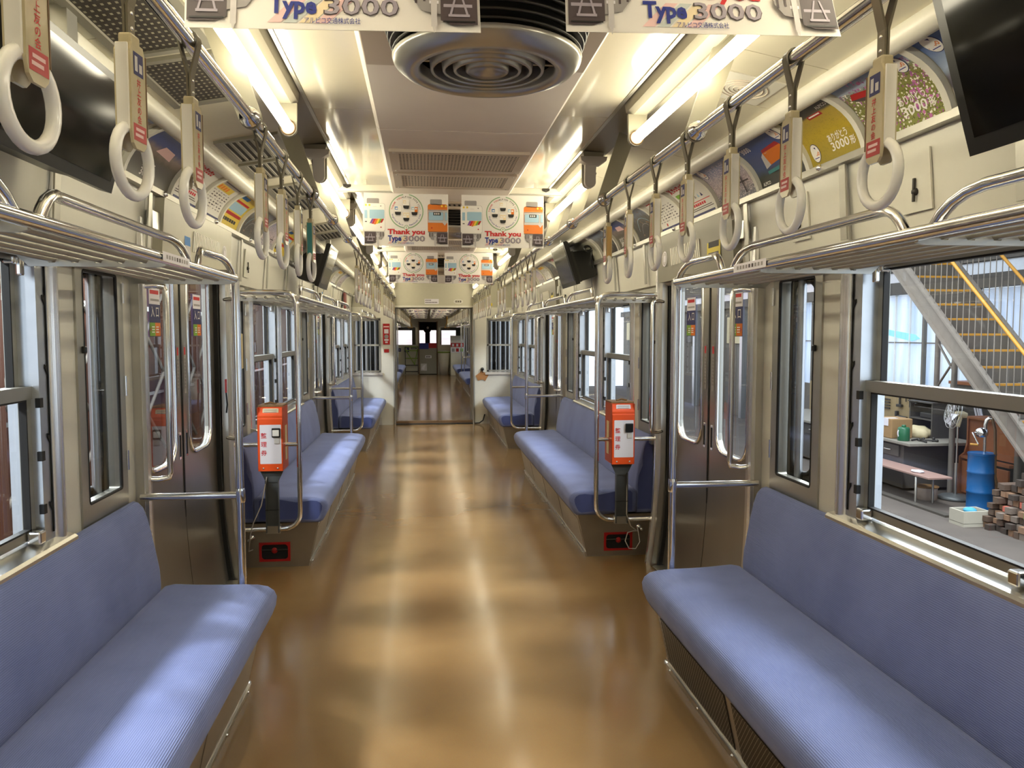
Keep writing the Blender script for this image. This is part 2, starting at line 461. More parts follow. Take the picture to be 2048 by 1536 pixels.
def build(name, mb, mats, parent=None, at=None):
    """one mesh object; at: the base point of a top-level thing; children share the frame of their thing"""
    org = Vector(at) if at is not None else (origin(parent) if parent is not None else Vector((0, 0, 0)))
    if mb.s < 0:
        vs = [(-x, y, z) for x, y, z in mb.v]; fs = [tuple(reversed(f)) for f in mb.f]
        if parent is None and at is not None:
            org = Vector(at)
    else:
        vs, fs = mb.v, mb.f
    me = bpy.data.meshes.new(name)
    me.from_pydata([(x - org.x, y - org.y, z - org.z) for x, y, z in vs], [], fs)
    for m in (mats if isinstance(mats, (list, tuple)) else [mats]):
        me.materials.append(m)
    me.polygons.foreach_set('material_index', mb.mi); me.polygons.foreach_set('use_smooth', mb.sm)
    if mb.uv:
        l = me.uv_layers.new(name='uv')
        for lp in me.loops:
            l.data[lp.index].uv = mb.uv.get(lp.vertex_index, (0, 0))
    me.update()
    o = bpy.data.objects.new(name, me); C.objects.link(o)
    if parent is not None:
        o.parent = parent
    else:
        o.location = org; ORG[o.name] = org
    return o


def thing(name, label, cat, at=(0, 0, 0), group=None):
    o = bpy.data.objects.new(name, None); C.objects.link(o); o.location = at; o.empty_display_size = 0.1
    ORG[o.name] = Vector(at); o['label'] = label; o['category'] = cat
    if group:
        o['group'] = group
    return o


def tag(o, label, cat, group=None):
    o['label'] = label; o['category'] = cat
    if group:
        o['group'] = group
    return o


def struct(name, label=None, cat=None):
    o = bpy.data.objects.new(name, None); C.objects.link(o); ORG[o.name] = Vector((0, 0, 0)); o['kind'] = 'structure'
    if label:
        o['label'] = label
    if cat:
        o['category'] = cat
    return o


def sbuild(name, mb, mats, label=None, cat=None):
    o = build(name, mb, mats); o['kind'] = 'structure'
    if label:
        o['label'] = label
    if cat:
        o['category'] = cat
    return o


def dup(root, loc, label=None, group=None, rotz=0.0, swap=None):
    """a copy of a thing with copies of its parts and sub-parts; swap: {material: material}"""
    def one(o, parent):
        c = o.copy(); C.objects.link(c)
        if parent is not None:
            c.parent = parent
        if swap and c.type == 'MESH':
            hit = [i for i, sl in enumerate(c.data.materials) if sl in swap]
            if hit:
                c.data = c.data.copy()
                for i in hit:
                    c.data.materials[i] = swap[c.data.materials[i]]
        for ch in kids.get(o.name, ()):
            one(ch, c)
        return c
    kids = {}
    def walk(o):
        kids[o.name] = list(o.children)
        for ch in o.children:
            walk(ch)
    walk(root)
    r = one(root, None); r.location = loc; r.rotation_euler = (0, 0, rotz); ORG[r.name] = Vector(loc)
    if label:
        r['label'] = label
    if group:
        r['group'] = group
    return r


_TXT = {}


def text2d(txt, size=1.0, bold=0.0, align='LEFT', space=1.0):
    """outline of writing as flat polygons: (verts (u, v), faces, width)"""
    key = (txt, bold, space)
    if key not in _TXT:
        cu = bpy.data.curves.new('writing', 'FONT'); cu.body = txt; cu.size = 1.0; cu.offset = bold; cu.resolution_u = 2; cu.space_character = space
        ob = bpy.data.objects.new('writing', cu); C.objects.link(ob)
        dg = bpy.context.evaluated_depsgraph_get()
        me = bpy.data.meshes.new_from_object(ob.evaluated_get(dg))
        _TXT[key] = ([(v.co.x, v.co.y) for v in me.vertices], [tuple(p.vertices) for p in me.polygons])
        bpy.data.objects.remove(ob); bpy.data.curves.remove(cu); bpy.data.meshes.remove(me)
    vs, fs = _TXT[key]
    w = max((x for x, y in vs), default=0.0)
    dx = {'LEFT': 0.0, 'CENTER': -w / 2, 'RIGHT': -w}[align]
    return [((x + dx) * size, y * size) for x, y in vs], fs, w * size


class Print:
    """flat print made of thin shapes laid on a surface given by f(u, v, height) -> xyz"""
    def __init__(self, f, s=1, lift=0.0006):
        self.mb = MB(s); self.f = f; self.mats = []; self.lift = lift; self.n = 1

    def _m(self, m):
        if m not in self.mats:
            self.mats.append(m)
        return self.mats.index(m)

    def layer(self):
        self.n += 1; return self

    def poly(self, pts, m, rev=False):
        h = self.lift * self.n
        self.mb.add([self.f(u, v, h) for u, v in pts], [tuple(range(len(pts)))], self._m(m)); return self

    def rect(self, u0, u1, v0, v1, m):
        return self.poly([(u0, v0), (u1, v0), (u1, v1), (u0, v1)], m)

    def rrect(self, u0, u1, v0, v1, r, m, n=4):
        p = []
        for cx, cy, a0 in ((u1 - r, v1 - r, 0), (u0 + r, v1 - r, 90), (u0 + r, v0 + r, 180), (u1 - r, v0 + r, 270)):
            for k in range(n + 1):
                a = math.radians(a0 + 90 * k / n); p.append((cx + r * math.cos(a), cy + r * math.sin(a)))
        return self.poly(p, m)

    def disc(self, u, v, ru, rv, m, n=20):
        return self.poly([(u + ru * math.cos(2 * PI * k / n), v + rv * math.sin(2 * PI * k / n)) for k in range(n)], m)

    def arc(self, u, v, r0, r1, a0, a1, m, n=24):
        h = self.lift * self.n; vs = []; fs = []
        for k in range(n + 1):
            a = math.radians(a0 + (a1 - a0) * k / n)
            vs += [self.f(u + r0 * math.cos(a), v + r0 * math.sin(a), h), self.f(u + r1 * math.cos(a), v + r1 * math.sin(a), h)]
        for k in range(n):
            fs.append((2 * k, 2 * k + 1, 2 * k + 3, 2 * k + 2))
        self.mb.add(vs, fs, self._m(m)); return self

    def text(self, t, u, v, size, m, bold=0.0, align='LEFT', width=None, space=1.0, shear=0.0):
        vs, fs, w = text2d(t, size, bold, 'LEFT', space)
        k = (width / w) if (width and w) else 1.0
        off = {'LEFT': 0, 'CENTER': -w * k / 2, 'RIGHT': -w * k}[align]
        h = self.lift * self.n
        self.mb.add([self.f(u + off + x * k + shear * y, v + y, h) for x, y in vs], fs, self._m(m)); return self

    def arctext(self, t, u, v, r, size, a_mid, span, m, bold=0.0, inward=False):
        n = len(t); h = self.lift * self.n
        for i, ch in enumerate(t):
            if ch == ' ':
                continue
            vs, fs, w = text2d(ch, size, bold, 'CENTER')
            fr = (i + 0.5) / n - 0.5
            a = math.radians(a_mid - span * fr) if not inward else math.radians(a_mid + span * fr)
            if inward:
                ex = Vector((-math.sin(a), math.cos(a))); ey = Vector((-math.cos(a), -math.sin(a)))
            else:
                ex = Vector((math.sin(a), -math.cos(a))); ey = Vector((math.cos(a), math.sin(a)))
            c = Vector((u + r * math.cos(a), v + r * math.sin(a)))
            self.mb.add([self.f(*(c + ex * x + ey * y), h) for x, y in vs], fs, self._m(m))
        return self

    def build(self, name, parent):
        return build(name, self.mb, self.mats, parent)


ORD = ['first', 'second', 'third', 'fourth', 'fifth', 'sixth', 'seventh', 'eighth', 'ninth', 'tenth', 'eleventh', 'twelfth', 'thirteenth', 'fourteenth', 'fifteenth', 'sixteenth',
       'seventeenth', 'eighteenth', 'nineteenth', 'twentieth', 'twenty-first', 'twenty-second', 'twenty-third', 'twenty-fourth', 'twenty-fifth', 'twenty-sixth', 'twenty-seventh', 'twenty-eighth',
       'twenty-ninth', 'thirtieth']
SIDE = {1: 'right', -1: 'left'}


def arcpts(c, r, a0, a1, n, plane):
    """points of an arc; plane: function (a, b) -> xyz"""
    return [plane(c[0] + r * math.cos(math.radians(a0 + (a1 - a0) * k / n)), c[1] + r * math.sin(math.radians(a0 + (a1 - a0) * k / n))) for k in range(n + 1)]



# ------------------------------------------------------------------ shell of the two cars
XW = 1.37        # wall face
XD = 1.40        # door face
YB, YE = -1.72, 12.75
Y2, Y2E = 13.45, 28.4
SECT = [(-0.84, 1.63), (4.10, 6.57), (9.04, None)]
cnt = {'window': 0, 'door': 0}


def under(z):
    """how far the side wall turns in towards the floor"""
    t = max(0.0, (0.75 - z) / 0.75)
    return 0.055 * t * t


def plate_hole(mb, out, inn, r, f, th, k=4, mi=0, rim_mi=None):
    """rectangle with a rounded-rectangle hole; f(a, b, d) -> xyz"""
    A0, A1, B0, B1 = out; a0, a1, b0, b1 = inn; P = []; Q = []
    for (cx, cy, s0, OX, OY, first) in ((a1 - r, b1 - r, 0, A1, B1, 'x'), (a0 + r, b1 - r, 90, A0, B1, 'y'), (a0 + r, b0 + r, 180, A0, B0, 'x'), (a1 - r, b0 + r, 270, A1, B0, 'y')):
        for j in range(k + 1):
            a = math.radians(s0 + 90 * j / k); P.append((cx + r * math.cos(a), cy + r * math.sin(a))); t = j / k
            if first == 'x':
                q = (OX, cy + (OY - cy) * min(1, 2 * t)) if t <= 0.5 else (OX + (cx - OX) * (2 * t - 1), OY)
            else:
                q = (cx + (OX - cx) * min(1, 2 * t), OY) if t <= 0.5 else (OX, OY + (cy - OY) * (2 * t - 1))
            Q.append(q)
    n = len(P); vs = []
    for d in (0.0, th):
        vs += [f(a, b, d) for a, b in P] + [f(a, b, d) for a, b in Q]
    fs = []
    for i in range(n):
        j = (i + 1) % n
        fs.append((i, j, n + j, n + i)); fs.append((2 * n + i, 3 * n + i, 3 * n + j, 2 * n + j))
        fs.append((n + i, n + j, 3 * n + j, 3 * n + i)); fs.append((i, 2 * n + i, 2 * n + j, j))
    mb.add(vs, fs, mi)
    return P


def make_door(s, yc, near):
    cnt['door'] += 1
    d = struct('door_%d' % cnt['door'], '%s stainless double sliding door of the %s, rounded windows and entrance stickers' % (SIDE[s], near), 'door')
    for sg in (-1, 1):
        y0, y1 = (yc - 0.63, yc - 0.004) if sg < 0 else (yc + 0.004, yc + 0.63)
        g0, g1 = (yc - 0.525, yc - 0.125) if sg < 0 else (yc + 0.105, yc + 0.505)
        mb = MB(s)
        f = lambda a, b, dd: (XD + dd, a, b)
        P = plate_hole(mb, (y0, y1, 0.80, 1.98), (g0, g1, 0.865, 1.855), 0.10, f, 0.03)
        zs = [0.02 + 0.78 * i / 8 for i in range(9)]
        prof = [(XD - under(z), z) for z in zs] + [(XD + 0.03 - under(z), z) for z in reversed(zs)]
        mb.prism(prof, y0, y1)
        leaf = build('door_leaf', mb, door_steel, d)
        g = MB(s); g.tube([(XD - 0.002, a, b) for a, b in P], 0.011, 6, closed=True); build('window_ring', g, chrome, leaf)
        p = MB(s); p.add([(XD + 0.012, a, b) for a, b in P], [tuple(range(len(P)))]); build('pane', p, glass_dirty, leaf)
        h = MB(s); ye = yc + sg * 0.055
        h.bbox(XD - 0.003, XD + 0.004, ye - 0.016, ye + 0.016, 0.86, 1.0, 0.003); build('pull_slot', h, chrome, leaf)
        h = MB(s); h.box(XD - 0.0045, XD + 0.001, ye - 0.009, ye + 0.009, 0.875, 0.985); build('slot_recess', h, dark, leaf)
        e = MB(s); e.box(XD - 0.004, XD + 0.02, yc + sg * 0.004 - 0.004, yc + sg * 0.004 + 0.004, 0.02, 1.98); build('edge_rubber', e, rubber, leaf)
        # entrance sticker on the glass, writing readable from inside
        sy = (g0 + g1) / 2 + (-0.02 if sg < 0 else 0.02); X = s * (XD + 0.008)
        pr = Print(lambda u, v, hh: (X - s * hh, sy - s * u, 1.60 + v))
        pr.rect(-0.075, 0.075, -0.115, 0.115, navy).layer().rect(-0.072, 0.072, 0.035, 0.112, label_w).rect(-0.072, 0.072, -0.112, -0.05, ink_orange)
        gl = (-0.072, 0.0)
        pr.layer().rect(gl[0], gl[1], -0.112, -0.05, ink_lime)
        pr.text('入 口', 0, -0.02, 0.055, ink_white, 0.006, 'CENTER', 0.105)
        pr.rect(-0.06, 0.055, 0.082, 0.1, red_txt).rect(-0.055, 0.06, 0.05, 0.06, ink_grey)
        pr.layer().poly([(-0.066, -0.081), (-0.052, -0.068), (-0.052, -0.094)], red).poly([(0.066, -0.081), (0.052, -0.068), (0.052, -0.094)], red)
        for k in range(3):
            pr.rect(-0.045, -0.008, -0.072 - 0.012 * k, -0.067 - 0.012 * k, ink_white).rect(0.01, 0.047, -0.072 - 0.012 * k, -0.067 - 0.012 * k, ink_white)
        pr.build('entrance_sticker', leaf)
        X2 = s * (XD - 0.001); ys = yc + sg * 0.058
        pw = Print(lambda u, v, hh: (X2 - s * hh, ys - s * u, 1.30 + v))
        pw.rect(-0.02, 0.02, -0.11, 0.14, ink_grey).layer().rect(-0.012, 0.012, 0.09, 0.13, red_txt)
        for k in range(9):
            pw.rect(-0.008, -0.003, 0.06 - k * 0.018, 0.072 - k * 0.018, ink_dark).rect(0.004, 0.009, 0.06 - k * 0.018, 0.07 - k * 0.018, ink_dark)
        pw.build('warning_strip', leaf)
    # jambs either side, curved at the foot like the body
    for sg in (-1, 1):
        zs = [0.0 + 0.75 * i / 7 for i in range(8)] + [1.98]
        for (xa, xb, ya, yb, m, nm) in ((1.335, 1.46, 0.655, 0.75, steel, 'door_jamb'), (1.32, 1.36, 0.715, 0.745, satin, 'jamb_edge'), (1.375, 1.42, 0.628, 0.655, rubber, 'rubber_strip')):
            prof = [(xa - under(z), z) for z in zs] + [(xb - under(z), z) for z in reversed(zs)]
            mb = MB(s); mb.prism(prof, yc + sg * ya, yc + sg * yb); build(nm, mb, m, d)
        # grab bar on the jamb
        gy = yc + sg * 0.665; y2 = gy - sg * 0.03
        mb = MB(s); q = lambda x, y, z: (x, y, z)
        mb.tube([(1.345, gy, 1.70), (1.31, gy - sg * 0.012, 1.705), (1.27, y2, 1.70), (1.265, y2, 1.68), (1.265, y2, 0.90), (1.27, y2, 0.875), (1.31, gy - sg * 0.012, 0.87), (1.345, gy, 0.875)], 0.013, 8)
        build('grab_bar', mb, chrome, d)
    mb = MB(s); mb.box(1.30, 1.47, yc - 0.66, yc + 0.66, 1.94, 2.02); build('door_header', mb, steel, d)
    mb = MB(s); mb.box(1.28, 1.42, yc - 0.63, yc + 0.63, 0.0, 0.012); build('threshold', mb, alu, d)
    return d


pocket_m = mat('pocket_dark', '#3a3a36', 0.4, 0.3)


def make_window(s, y0, y1, wide, near, yc_side=1):
    cnt['window'] += 1
    d = struct('window_%d' % cnt['window'], ('wide two-sash window with chrome posts, %s side, %s' if wide else 'narrow fixed window beside the doorway, %s side, %s') % (SIDE[s], near), 'window')
    if wide:
        for yy in (y0, y1):
            sg = 1 if yy == y0 else -1
            mb = MB(s); mb.tube([(1.375, yy - sg * 0.028, 0.80), (1.375, yy - sg * 0.028, 1.80)], 0.032, 12); build('window_post', mb, satin, d)
            mb = MB(s); mb.box(1.365, 1.46, yy, yy + sg * 0.07, 0.83, 1.77); b = build('sash_track', mb, silver_body, d)
            mb = MB(s); mb.box(1.361, 1.37, yy + sg * 0.012, yy + sg * 0.018, 0.86, 1.74)
            for k in range(4):
                zz = 0.92 + 0.22 * k; mb.extr([(1.3615, yy + sg * 0.012, zz), (1.3615, yy + sg * 0.034, zz + 0.03), (1.3615, yy + sg * 0.034, zz + 0.042), (1.3615, yy + sg * 0.026, zz + 0.034), (1.3615, yy + sg * 0.012, zz + 0.05)], (0.006, 0, 0))
            build('track_groove', mb, dark, b)
            for k in range(3):
                zz = 0.93 + 0.135 * k * 1.25; mb = MB(s); mb.box(1.36, 1.375, yy + sg * 0.058, yy + sg * 0.078, zz, zz + 0.03); build('stop_block', mb, rubber, b)
        a0, a1 = y0 + 0.07, y1 - 0.07
        for (nm, x, z0, z1) in (('upper_sash', 1.425, 1.30, 1.765), ('lower_sash', 1.392, 0.855, 1.335)):
            mb = MB(s); w = 0.028
            mb.box(x, x + 0.025, a0, a0 + w, z0, z1).box(x, x + 0.025, a1 - w, a1, z0, z1).box(x, x + 0.025, a0, a1, z0, z0 + w).box(x - 0.006, x + 0.025, a0, a1, z1 - 0.04, z1)
            sa = build(nm, mb, alu, d)
            mb = MB(s); i = 0.006; aa, ab, za, zb = a0 + w, a1 - w, z0 + w, z1 - 0.04
            mb.box(x - 0.002, x + 0.02, aa, aa + i, za, zb).box(x - 0.002, x + 0.02, ab - i, ab, za, zb).box(x - 0.002, x + 0.02, aa, ab, za, za + i).box(x - 0.002, x + 0.02, aa, ab, zb - i, zb)
            build('glazing_rubber', mb, rubber, sa)
            mb = MB(s); mb.add([(x + 0.014, aa, za), (x + 0.014, ab, za), (x + 0.014, ab, zb), (x + 0.014, aa, zb)], [(0, 1, 2, 3)]); build('pane', mb, glass, sa)
            if nm == 'upper_sash':
                for yy in (a0 + 0.02, a1 - 0.07):
                    mb = MB(s); mb.bbox(x - 0.035, x, yy, yy + 0.05, z1 - 0.055, z1 - 0.03, 0.006); mb.bbox(x - 0.05, x - 0.03, yy + 0.015, yy + 0.035, z1 - 0.09, z1 - 0.03, 0.006); build('sash_latch', mb, chrome, sa)
        mb = MB(s); mb.prism([(1.325, 0.775), (1.325, 0.822), (1.335, 0.830), (1.39, 0.845), (1.46, 0.85), (1.46, 0.775)], y0 - 0.07, y1 + 0.07); build('window_sill', mb, steel, d)
        mb = MB(s); mb.box(1.35, 1.46, y0 - 0.03, y1 + 0.03, 1.755, 1.80); build('window_head', mb, alu, d)
        for yy in (y0 + 0.09, y1 - 0.13):
            mb = MB(s); mb.bbox(1.35, 1.39, yy, yy + 0.04, 0.845, 0.885, 0.006); build('sash_stop', mb, chrome, d)
    else:
        f = lambda a, b, dd: (XW + dd - 0.008, a, b)
        mb = MB(s); P = plate_hole(mb, (y0, y1, 0.80, 1.83), (y0 + 0.06, y1 - 0.06, 0.885, 1.725), 0.012, f, 0.05); fr = build('window_frame', mb, alu, d)
        mb = MB(s); mb.tube([(XW - 0.004, a, b) for a, b in P], 0.007, 5, closed=True); build('glazing_rubber', mb, rubber, fr)
        mb = MB(s); mb.add([(XW + 0.02, a, b) for a, b in P], [tuple(range(len(P)))]); build('pane', mb, glass, d)
        mb = MB(s); mb.prism([(1.33, 0.765), (1.33, 0.80), (1.37, 0.805), (1.40, 0.805), (1.40, 0.765)], y0 - 0.02, y1 + 0.02); build('window_sill', mb, steel, d)
        for zz in (0.95, 1.25, 1.62):
            mb = MB(s); mb.tube([(XW - 0.012, y1 - 0.008, zz), (XW - 0.012, y1 - 0.008, zz + 0.08)], 0.006, 6); build('hinge', mb, chrome, fr)
        mb = MB(s); mb.bbox(XW - 0.02, XW, y0 + 0.035, y0 + 0.055, 1.43, 1.455, 0.004); build('catch', mb, black, fr)
        # door pocket behind the glass: the sliding leaf's track and the outer sheet with its own narrow glass
        mb = MB(s); h0 = y0 + 0.20
        P2 = plate_hole(mb, (y0, y1, 0.80, 1.83), (h0, h0 + 0.19, 0.90, 1.72), 0.075, lambda a, b, dd: (1.455 + dd, a, b), 0.01); po = build('pocket_sheet', mb, pocket_m, d)
        mb = MB(s); mb.tube([(1.452, a, b) for a, b in P2], 0.01, 6, closed=True); build('outer_ring', mb, rubber, po)
        mb = MB(s); mb.tube([(1.435, y0 + 0.30, 0.80), (1.435, y0 + 0.30, 1.78)], 0.018, 8); build('pocket_post', mb, silver_body, d)
    return d


def wall(name, s, y0, y1, items, ya, label):
    """side wall: solid panels round openings (a, b) that run from z0 to z1"""
    root = struct(name, label, 'wall')
    edges = [y0]
    for a, b, z0, z1 in items:
        edges += [a, b]
    edges.append(y1)
    for i in range(0, len(edges), 2):
        a, b = edges[i], edges[i + 1]
        if b - a > 0.004:
            mb = MB(s); mb.box(XW, 1.47, a, b, 0, 2.0); build('post_panel', mb, cream, root)
    for a, b, z0, z1 in items:
        if z0 > 0.05:
            mb = MB(s); mb.box(XW, 1.47, a, b, 0, z0); build('lower_panel', mb, cream, root)
        if z1 < 1.99:
            mb = MB(s); mb.box(XW, 1.47, a, b, z1, 2.0); build('upper_panel', mb, cream, root)
    # header above windows, advert rail
    y = ya
    while y < y1 - 0.1:
        e = min(y + 0.82, y1)
        mb = MB(s); mb.prism([(1.37, 1.80), (1.345, 1.815), (1.318, 2.095), (1.36, 2.095), (1.40, 1.80)], y + 0.002, e - 0.002); build('header_panel', mb, cream, root)
        mb = MB(s); mb.prism([(1.312, 1.83), (1.296, 2.09), (1.302, 2.09), (1.318, 1.83)], e - 0.02, e + 0.02); build('cover_strip', mb, alu, root)
        y = e
    mb = MB(s); mb.prism([(1.285, 2.094), (1.285, 2.118), (1.30, 2.125), (1.36, 2.125), (1.36, 2.094)], y0, y1); build('advert_rail', mb, alu, root)
    yy = y0 + 0.3
    while yy < y1:
        mb = MB(s); mb.lathe([(0.0, -0.012), (0.010, -0.009), (0.013, 0), (0.013, 0.004)], (1.283, yy, 2.107), 10, axis='x'); build('rail_stud', mb, chrome, root); yy += 0.83
    # concave advert bed and the roll above it
    bed = [cove(t / 10, 0.0) for t in range(11)]; back = [cove(t / 10, -0.02) for t in range(11)]
    mb = MB(s); mb.prism(bed + back[::-1], y0, y1, sm=False); build('advert_bed', mb, cream_d, root)
    return root


CB, CT = (1.302, 2.122), (1.148, 2.285)


def cove(t, h):
    """point of the advert bed's section, t from foot to head, h towards the room"""
    dx, dz = CT[0] - CB[0], CT[1] - CB[1]; L = math.hypot(dx, dz); nx, nz = -dz / L, dx / L
    nx, nz = (nx, nz) if nx < 0 else (-nx, -nz)          # towards the room
    sag = 0.03 * 4 * t * (1 - t)
    tx = 0.03 * 4 * (1 - 2 * t)
    return (CB[0] + dx * t - nx * sag + nx * h, CB[1] + dz * t - nz * sag + nz * h)


OPEN1 = []
DOOR_NAMES = {-0.84: 'doorway behind the front bench', 4.10: 'first doorway', 9.04: 'second doorway', 17.3: 'third doorway', 22.24: 'fourth doorway', 27.1: 'last doorway by the cab'}


def openings(doors, benches, last=()):
    it = []
    for yc in doors:
        it.append((yc - 0.655, yc + 0.655, 0.0, 1.99, 'door', yc))
    for c in benches:
        for sg in (-1, 1):
            a, b = sorted((c + sg * 1.20, c + sg * 1.62)); it.append((a, b, 0.79, 1.84, 'narrow', c))
            a, b = sorted((c + sg * 0.065, c + sg * 1.00)); it.append((a, b, 0.80, 1.79, 'wide', c))
    it += last
    return sorted(it)


end1 = [(9.90, 10.32, 0.79, 1.84, 'narrow', 11.2), (10.52, 11.42, 0.80, 1.79, 'wide', 11.2), (11.58, 12.48, 0.80, 1.79, 'wide', 11.2)]
end2 = [(13.68, 14.52, 0.80, 1.79, 'wide', 15.0), (14.84, 15.68, 0.80, 1.79, 'wide', 15.0), (15.98, 16.40, 0.79, 1.84, 'narrow', 15.0)]
BN = {1.63: 'over the bench by the camera', 6.57: 'over the middle bench', 11.2: 'over the end bench', 15.0: 'in the next car by the gangway', 19.77: 'in the middle of the next car', 24.7: 'far end of the next car'}
for s in (1, -1):
    its = openings((-0.84, 4.10, 9.04), (1.63, 6.57), end1)
    its = [i for i in its if i[0] > YB]
    wall('wall_%s' % SIDE[s], s, YB, YE, [i[:4] for i in its], -1.50, '%s side wall of cream panels with headers and advert beds' % SIDE[s])
    its2 = openings((17.3, 22.24, 27.1), (19.77, 24.7), end2)
    wall('wall_%s_far' % SIDE[s], s, Y2, Y2E, [i[:4] for i in its2], Y2, '%s side wall of the next car beyond the gangway' % SIDE[s])
    n = {}
    for i in its + its2:
        if i[4] == 'door':
            make_door(s, i[5], DOOR_NAMES[i[5]])
        else:
            k = (i[4], i[5]); n[k] = n.get(k, 0) + 1
            make_window(s, i[0], i[1], i[4] == 'wide', '%s, %s from the camera' % (BN[i[5]], ORD[n[k] - 1]), 1 if (i[0] + i[1]) / 2 > i[5] else -1)

# floor
mb = MB(); mb.box(-1.37, 1.37, YB, YE + 0.08, -0.06, 0.0); sbuild('floor', mb, floor_m, 'polished ochre brown linoleum floor running down the car', 'floor')
mb = MB(); mb.box(-1.37, 1.37, Y2 - 0.08, Y2E, -0.06, 0.0); sbuild('floor_far', mb, floor_m, 'brown linoleum floor of the next car', 'floor')
fl = struct('floor_gangway', 'metal step plate across the gangway between the cars', 'floor')
mb = MB(); mb.box(-0.66, 0.66, YE + 0.08, Y2 - 0.08, -0.05, 0.004); build('plate', mb, floor_m, fl)
mb = MB(); mb.box(-0.66, 0.66, YE - 0.02, YE + 0.06, 0.0, 0.014); build('edge_strip', mb, rubber, fl)
mb = MB(); mb.box(-0.66, 0.66, YE + 0.12, YE + 0.2, 0.004, 0.045); build('step_edge', mb, brown_edge, fl)


# ceilings
def ceiling(name, y0, y1, label, ph):
    root = struct(name, label, 'ceiling')
    mb = MB(); mb.box(-1.5, 1.5, y0, y1, 2.46, 2.52); build('light_block_sheet', mb, dark, root)  # unseen sheet added above the ceiling to block light leaks
    segs = []; y = y0
    for s in (1, -1):
        y = ph
        while y < y1:
            a, b = max(y, y0), min(y + 1.6, y1)
            if b > y0 + 0.01:
                mb = MB(s); mb.prism([(0.352, 2.39), (0.60, 2.39), (0.60, 2.41), (0.352, 2.41)], a + 0.002, b - 0.002); build('gloss_panel', mb, ceil_gloss, root)
            y += 1.6
        mb = MB(s); mb.prism([(0.598, 2.386), (0.598, 2.42), (0.612, 2.42), (0.612, 2.386)], y0, y1); build('panel_strip', mb, alu, root)
        mb = MB(s); mb.prism([(0.60, 2.40), (0.74, 2.385), (0.74, 2.40), (0.60, 2.42)], y0, y1); build('lamp_bed', mb, lamp_bed_m, root)
        y = ph - 0.5; w = [1.25, 0.42, 0.82, 0.71]; i = 0
        while y < y1:
            L = w[i % 4]; i += 1
            a, b = max(y, y0), min(y + L, y1)
            if b > y0 + 0.01 and b - a > 0.01:
                mb = MB(s); mb.prism([(0.74, 2.385), (1.10, 2.318), (1.12, 2.335), (0.75, 2.405)], a + 0.002, b - 0.002); build('outer_panel', mb, ceil_out, root)
                mb = MB(s); mb.prism([(0.75, 2.40), (1.12, 2.332), (1.12, 2.345), (0.75, 2.415)], b - 0.03, b + 0.03); build('seam_strip', mb, cream, root)
            y += L
        prof = [(1.125 + 0.036 * math.cos(math.radians(a)), 2.302 + 0.036 * math.sin(math.radians(a))) for a in range(0, 360, 24)]
        mb = MB(s); mb.prism(prof, y0, y1, sm=True); build('advert_roll', mb, cream, root)
        prof = [(1.10, 2.345), (1.17, 2.33), (1.17, 2.46), (1.10, 2.46)]
        mb = MB(s); mb.prism(prof, y0, y1); build('roll_backing', mb, cream, root)
    # central air duct
    y = ph
    while y < y1:
        a, b = max(y, y0), min(y + 1.6, y1)
        if b > y0 + 0.01:
            mb = MB(); mb.prism([(-0.335, 2.315), (0.335, 2.315), (0.35, 2.33), (0.35, 2.43), (-0.35, 2.43), (-0.35, 2.33)], a + 0.003, b - 0.003); build('duct_panel', mb, duct, root)
        y += 1.6
    return root


ceiling('ceiling', YB, YE, 'glossy cream ceiling with a beige air duct down the middle', -1.62)
ceiling('ceiling_far', Y2, Y2E, 'ceiling of the next car', Y2)


# bulkheads
def bulkhead(name, y0, y1, label, front):
    root = struct(name, label, 'wall')
    for s in (1, -1):
        mb = MB(s); mb.box(0.66, 0.865, y0, y1, 0, 1.93); mb2 = build('pier', mb, cream, root)
        mb = MB(s); mb.box(0.865, 1.30, y0, y1, 0.12, 0.855); build('lower_panel', mb, cream, root)
        mb = MB(s); mb.box(0.865, 1.42, y0 + 0.004, y1, 0.0, 0.12); build('kick_band', mb, grey_pl, root)
        mb = MB(s); mb.box(0.865, 1.42, y0, y1, 1.755, 1.93); build('upper_panel', mb, cream, root)
        mb = MB(s); mb.box(1.30, 1.42, y0, y1, 0.12, 1.755); build('corner_post', mb, cream, root)
        e = y0 if front else y1; d = -0.012 if front else 0.012
        mb = MB(s); mb.tube([(0.648, e + d, 0.0), (0.648, e + d, 1.93)], 0.017, 10); build('opening_post', mb, alu, root)
    mb = MB(); mb.box(-1.42, 1.42, y0, y1, 1.93, 2.46); build('lintel', mb, cream_d, root)
    e = y0 if front else y1
    mb = MB(); mb.box(-0.66, 0.66, e - 0.012, e + 0.012, 1.925, 1.955); build('lintel_trim', mb, cream, root)
    return root


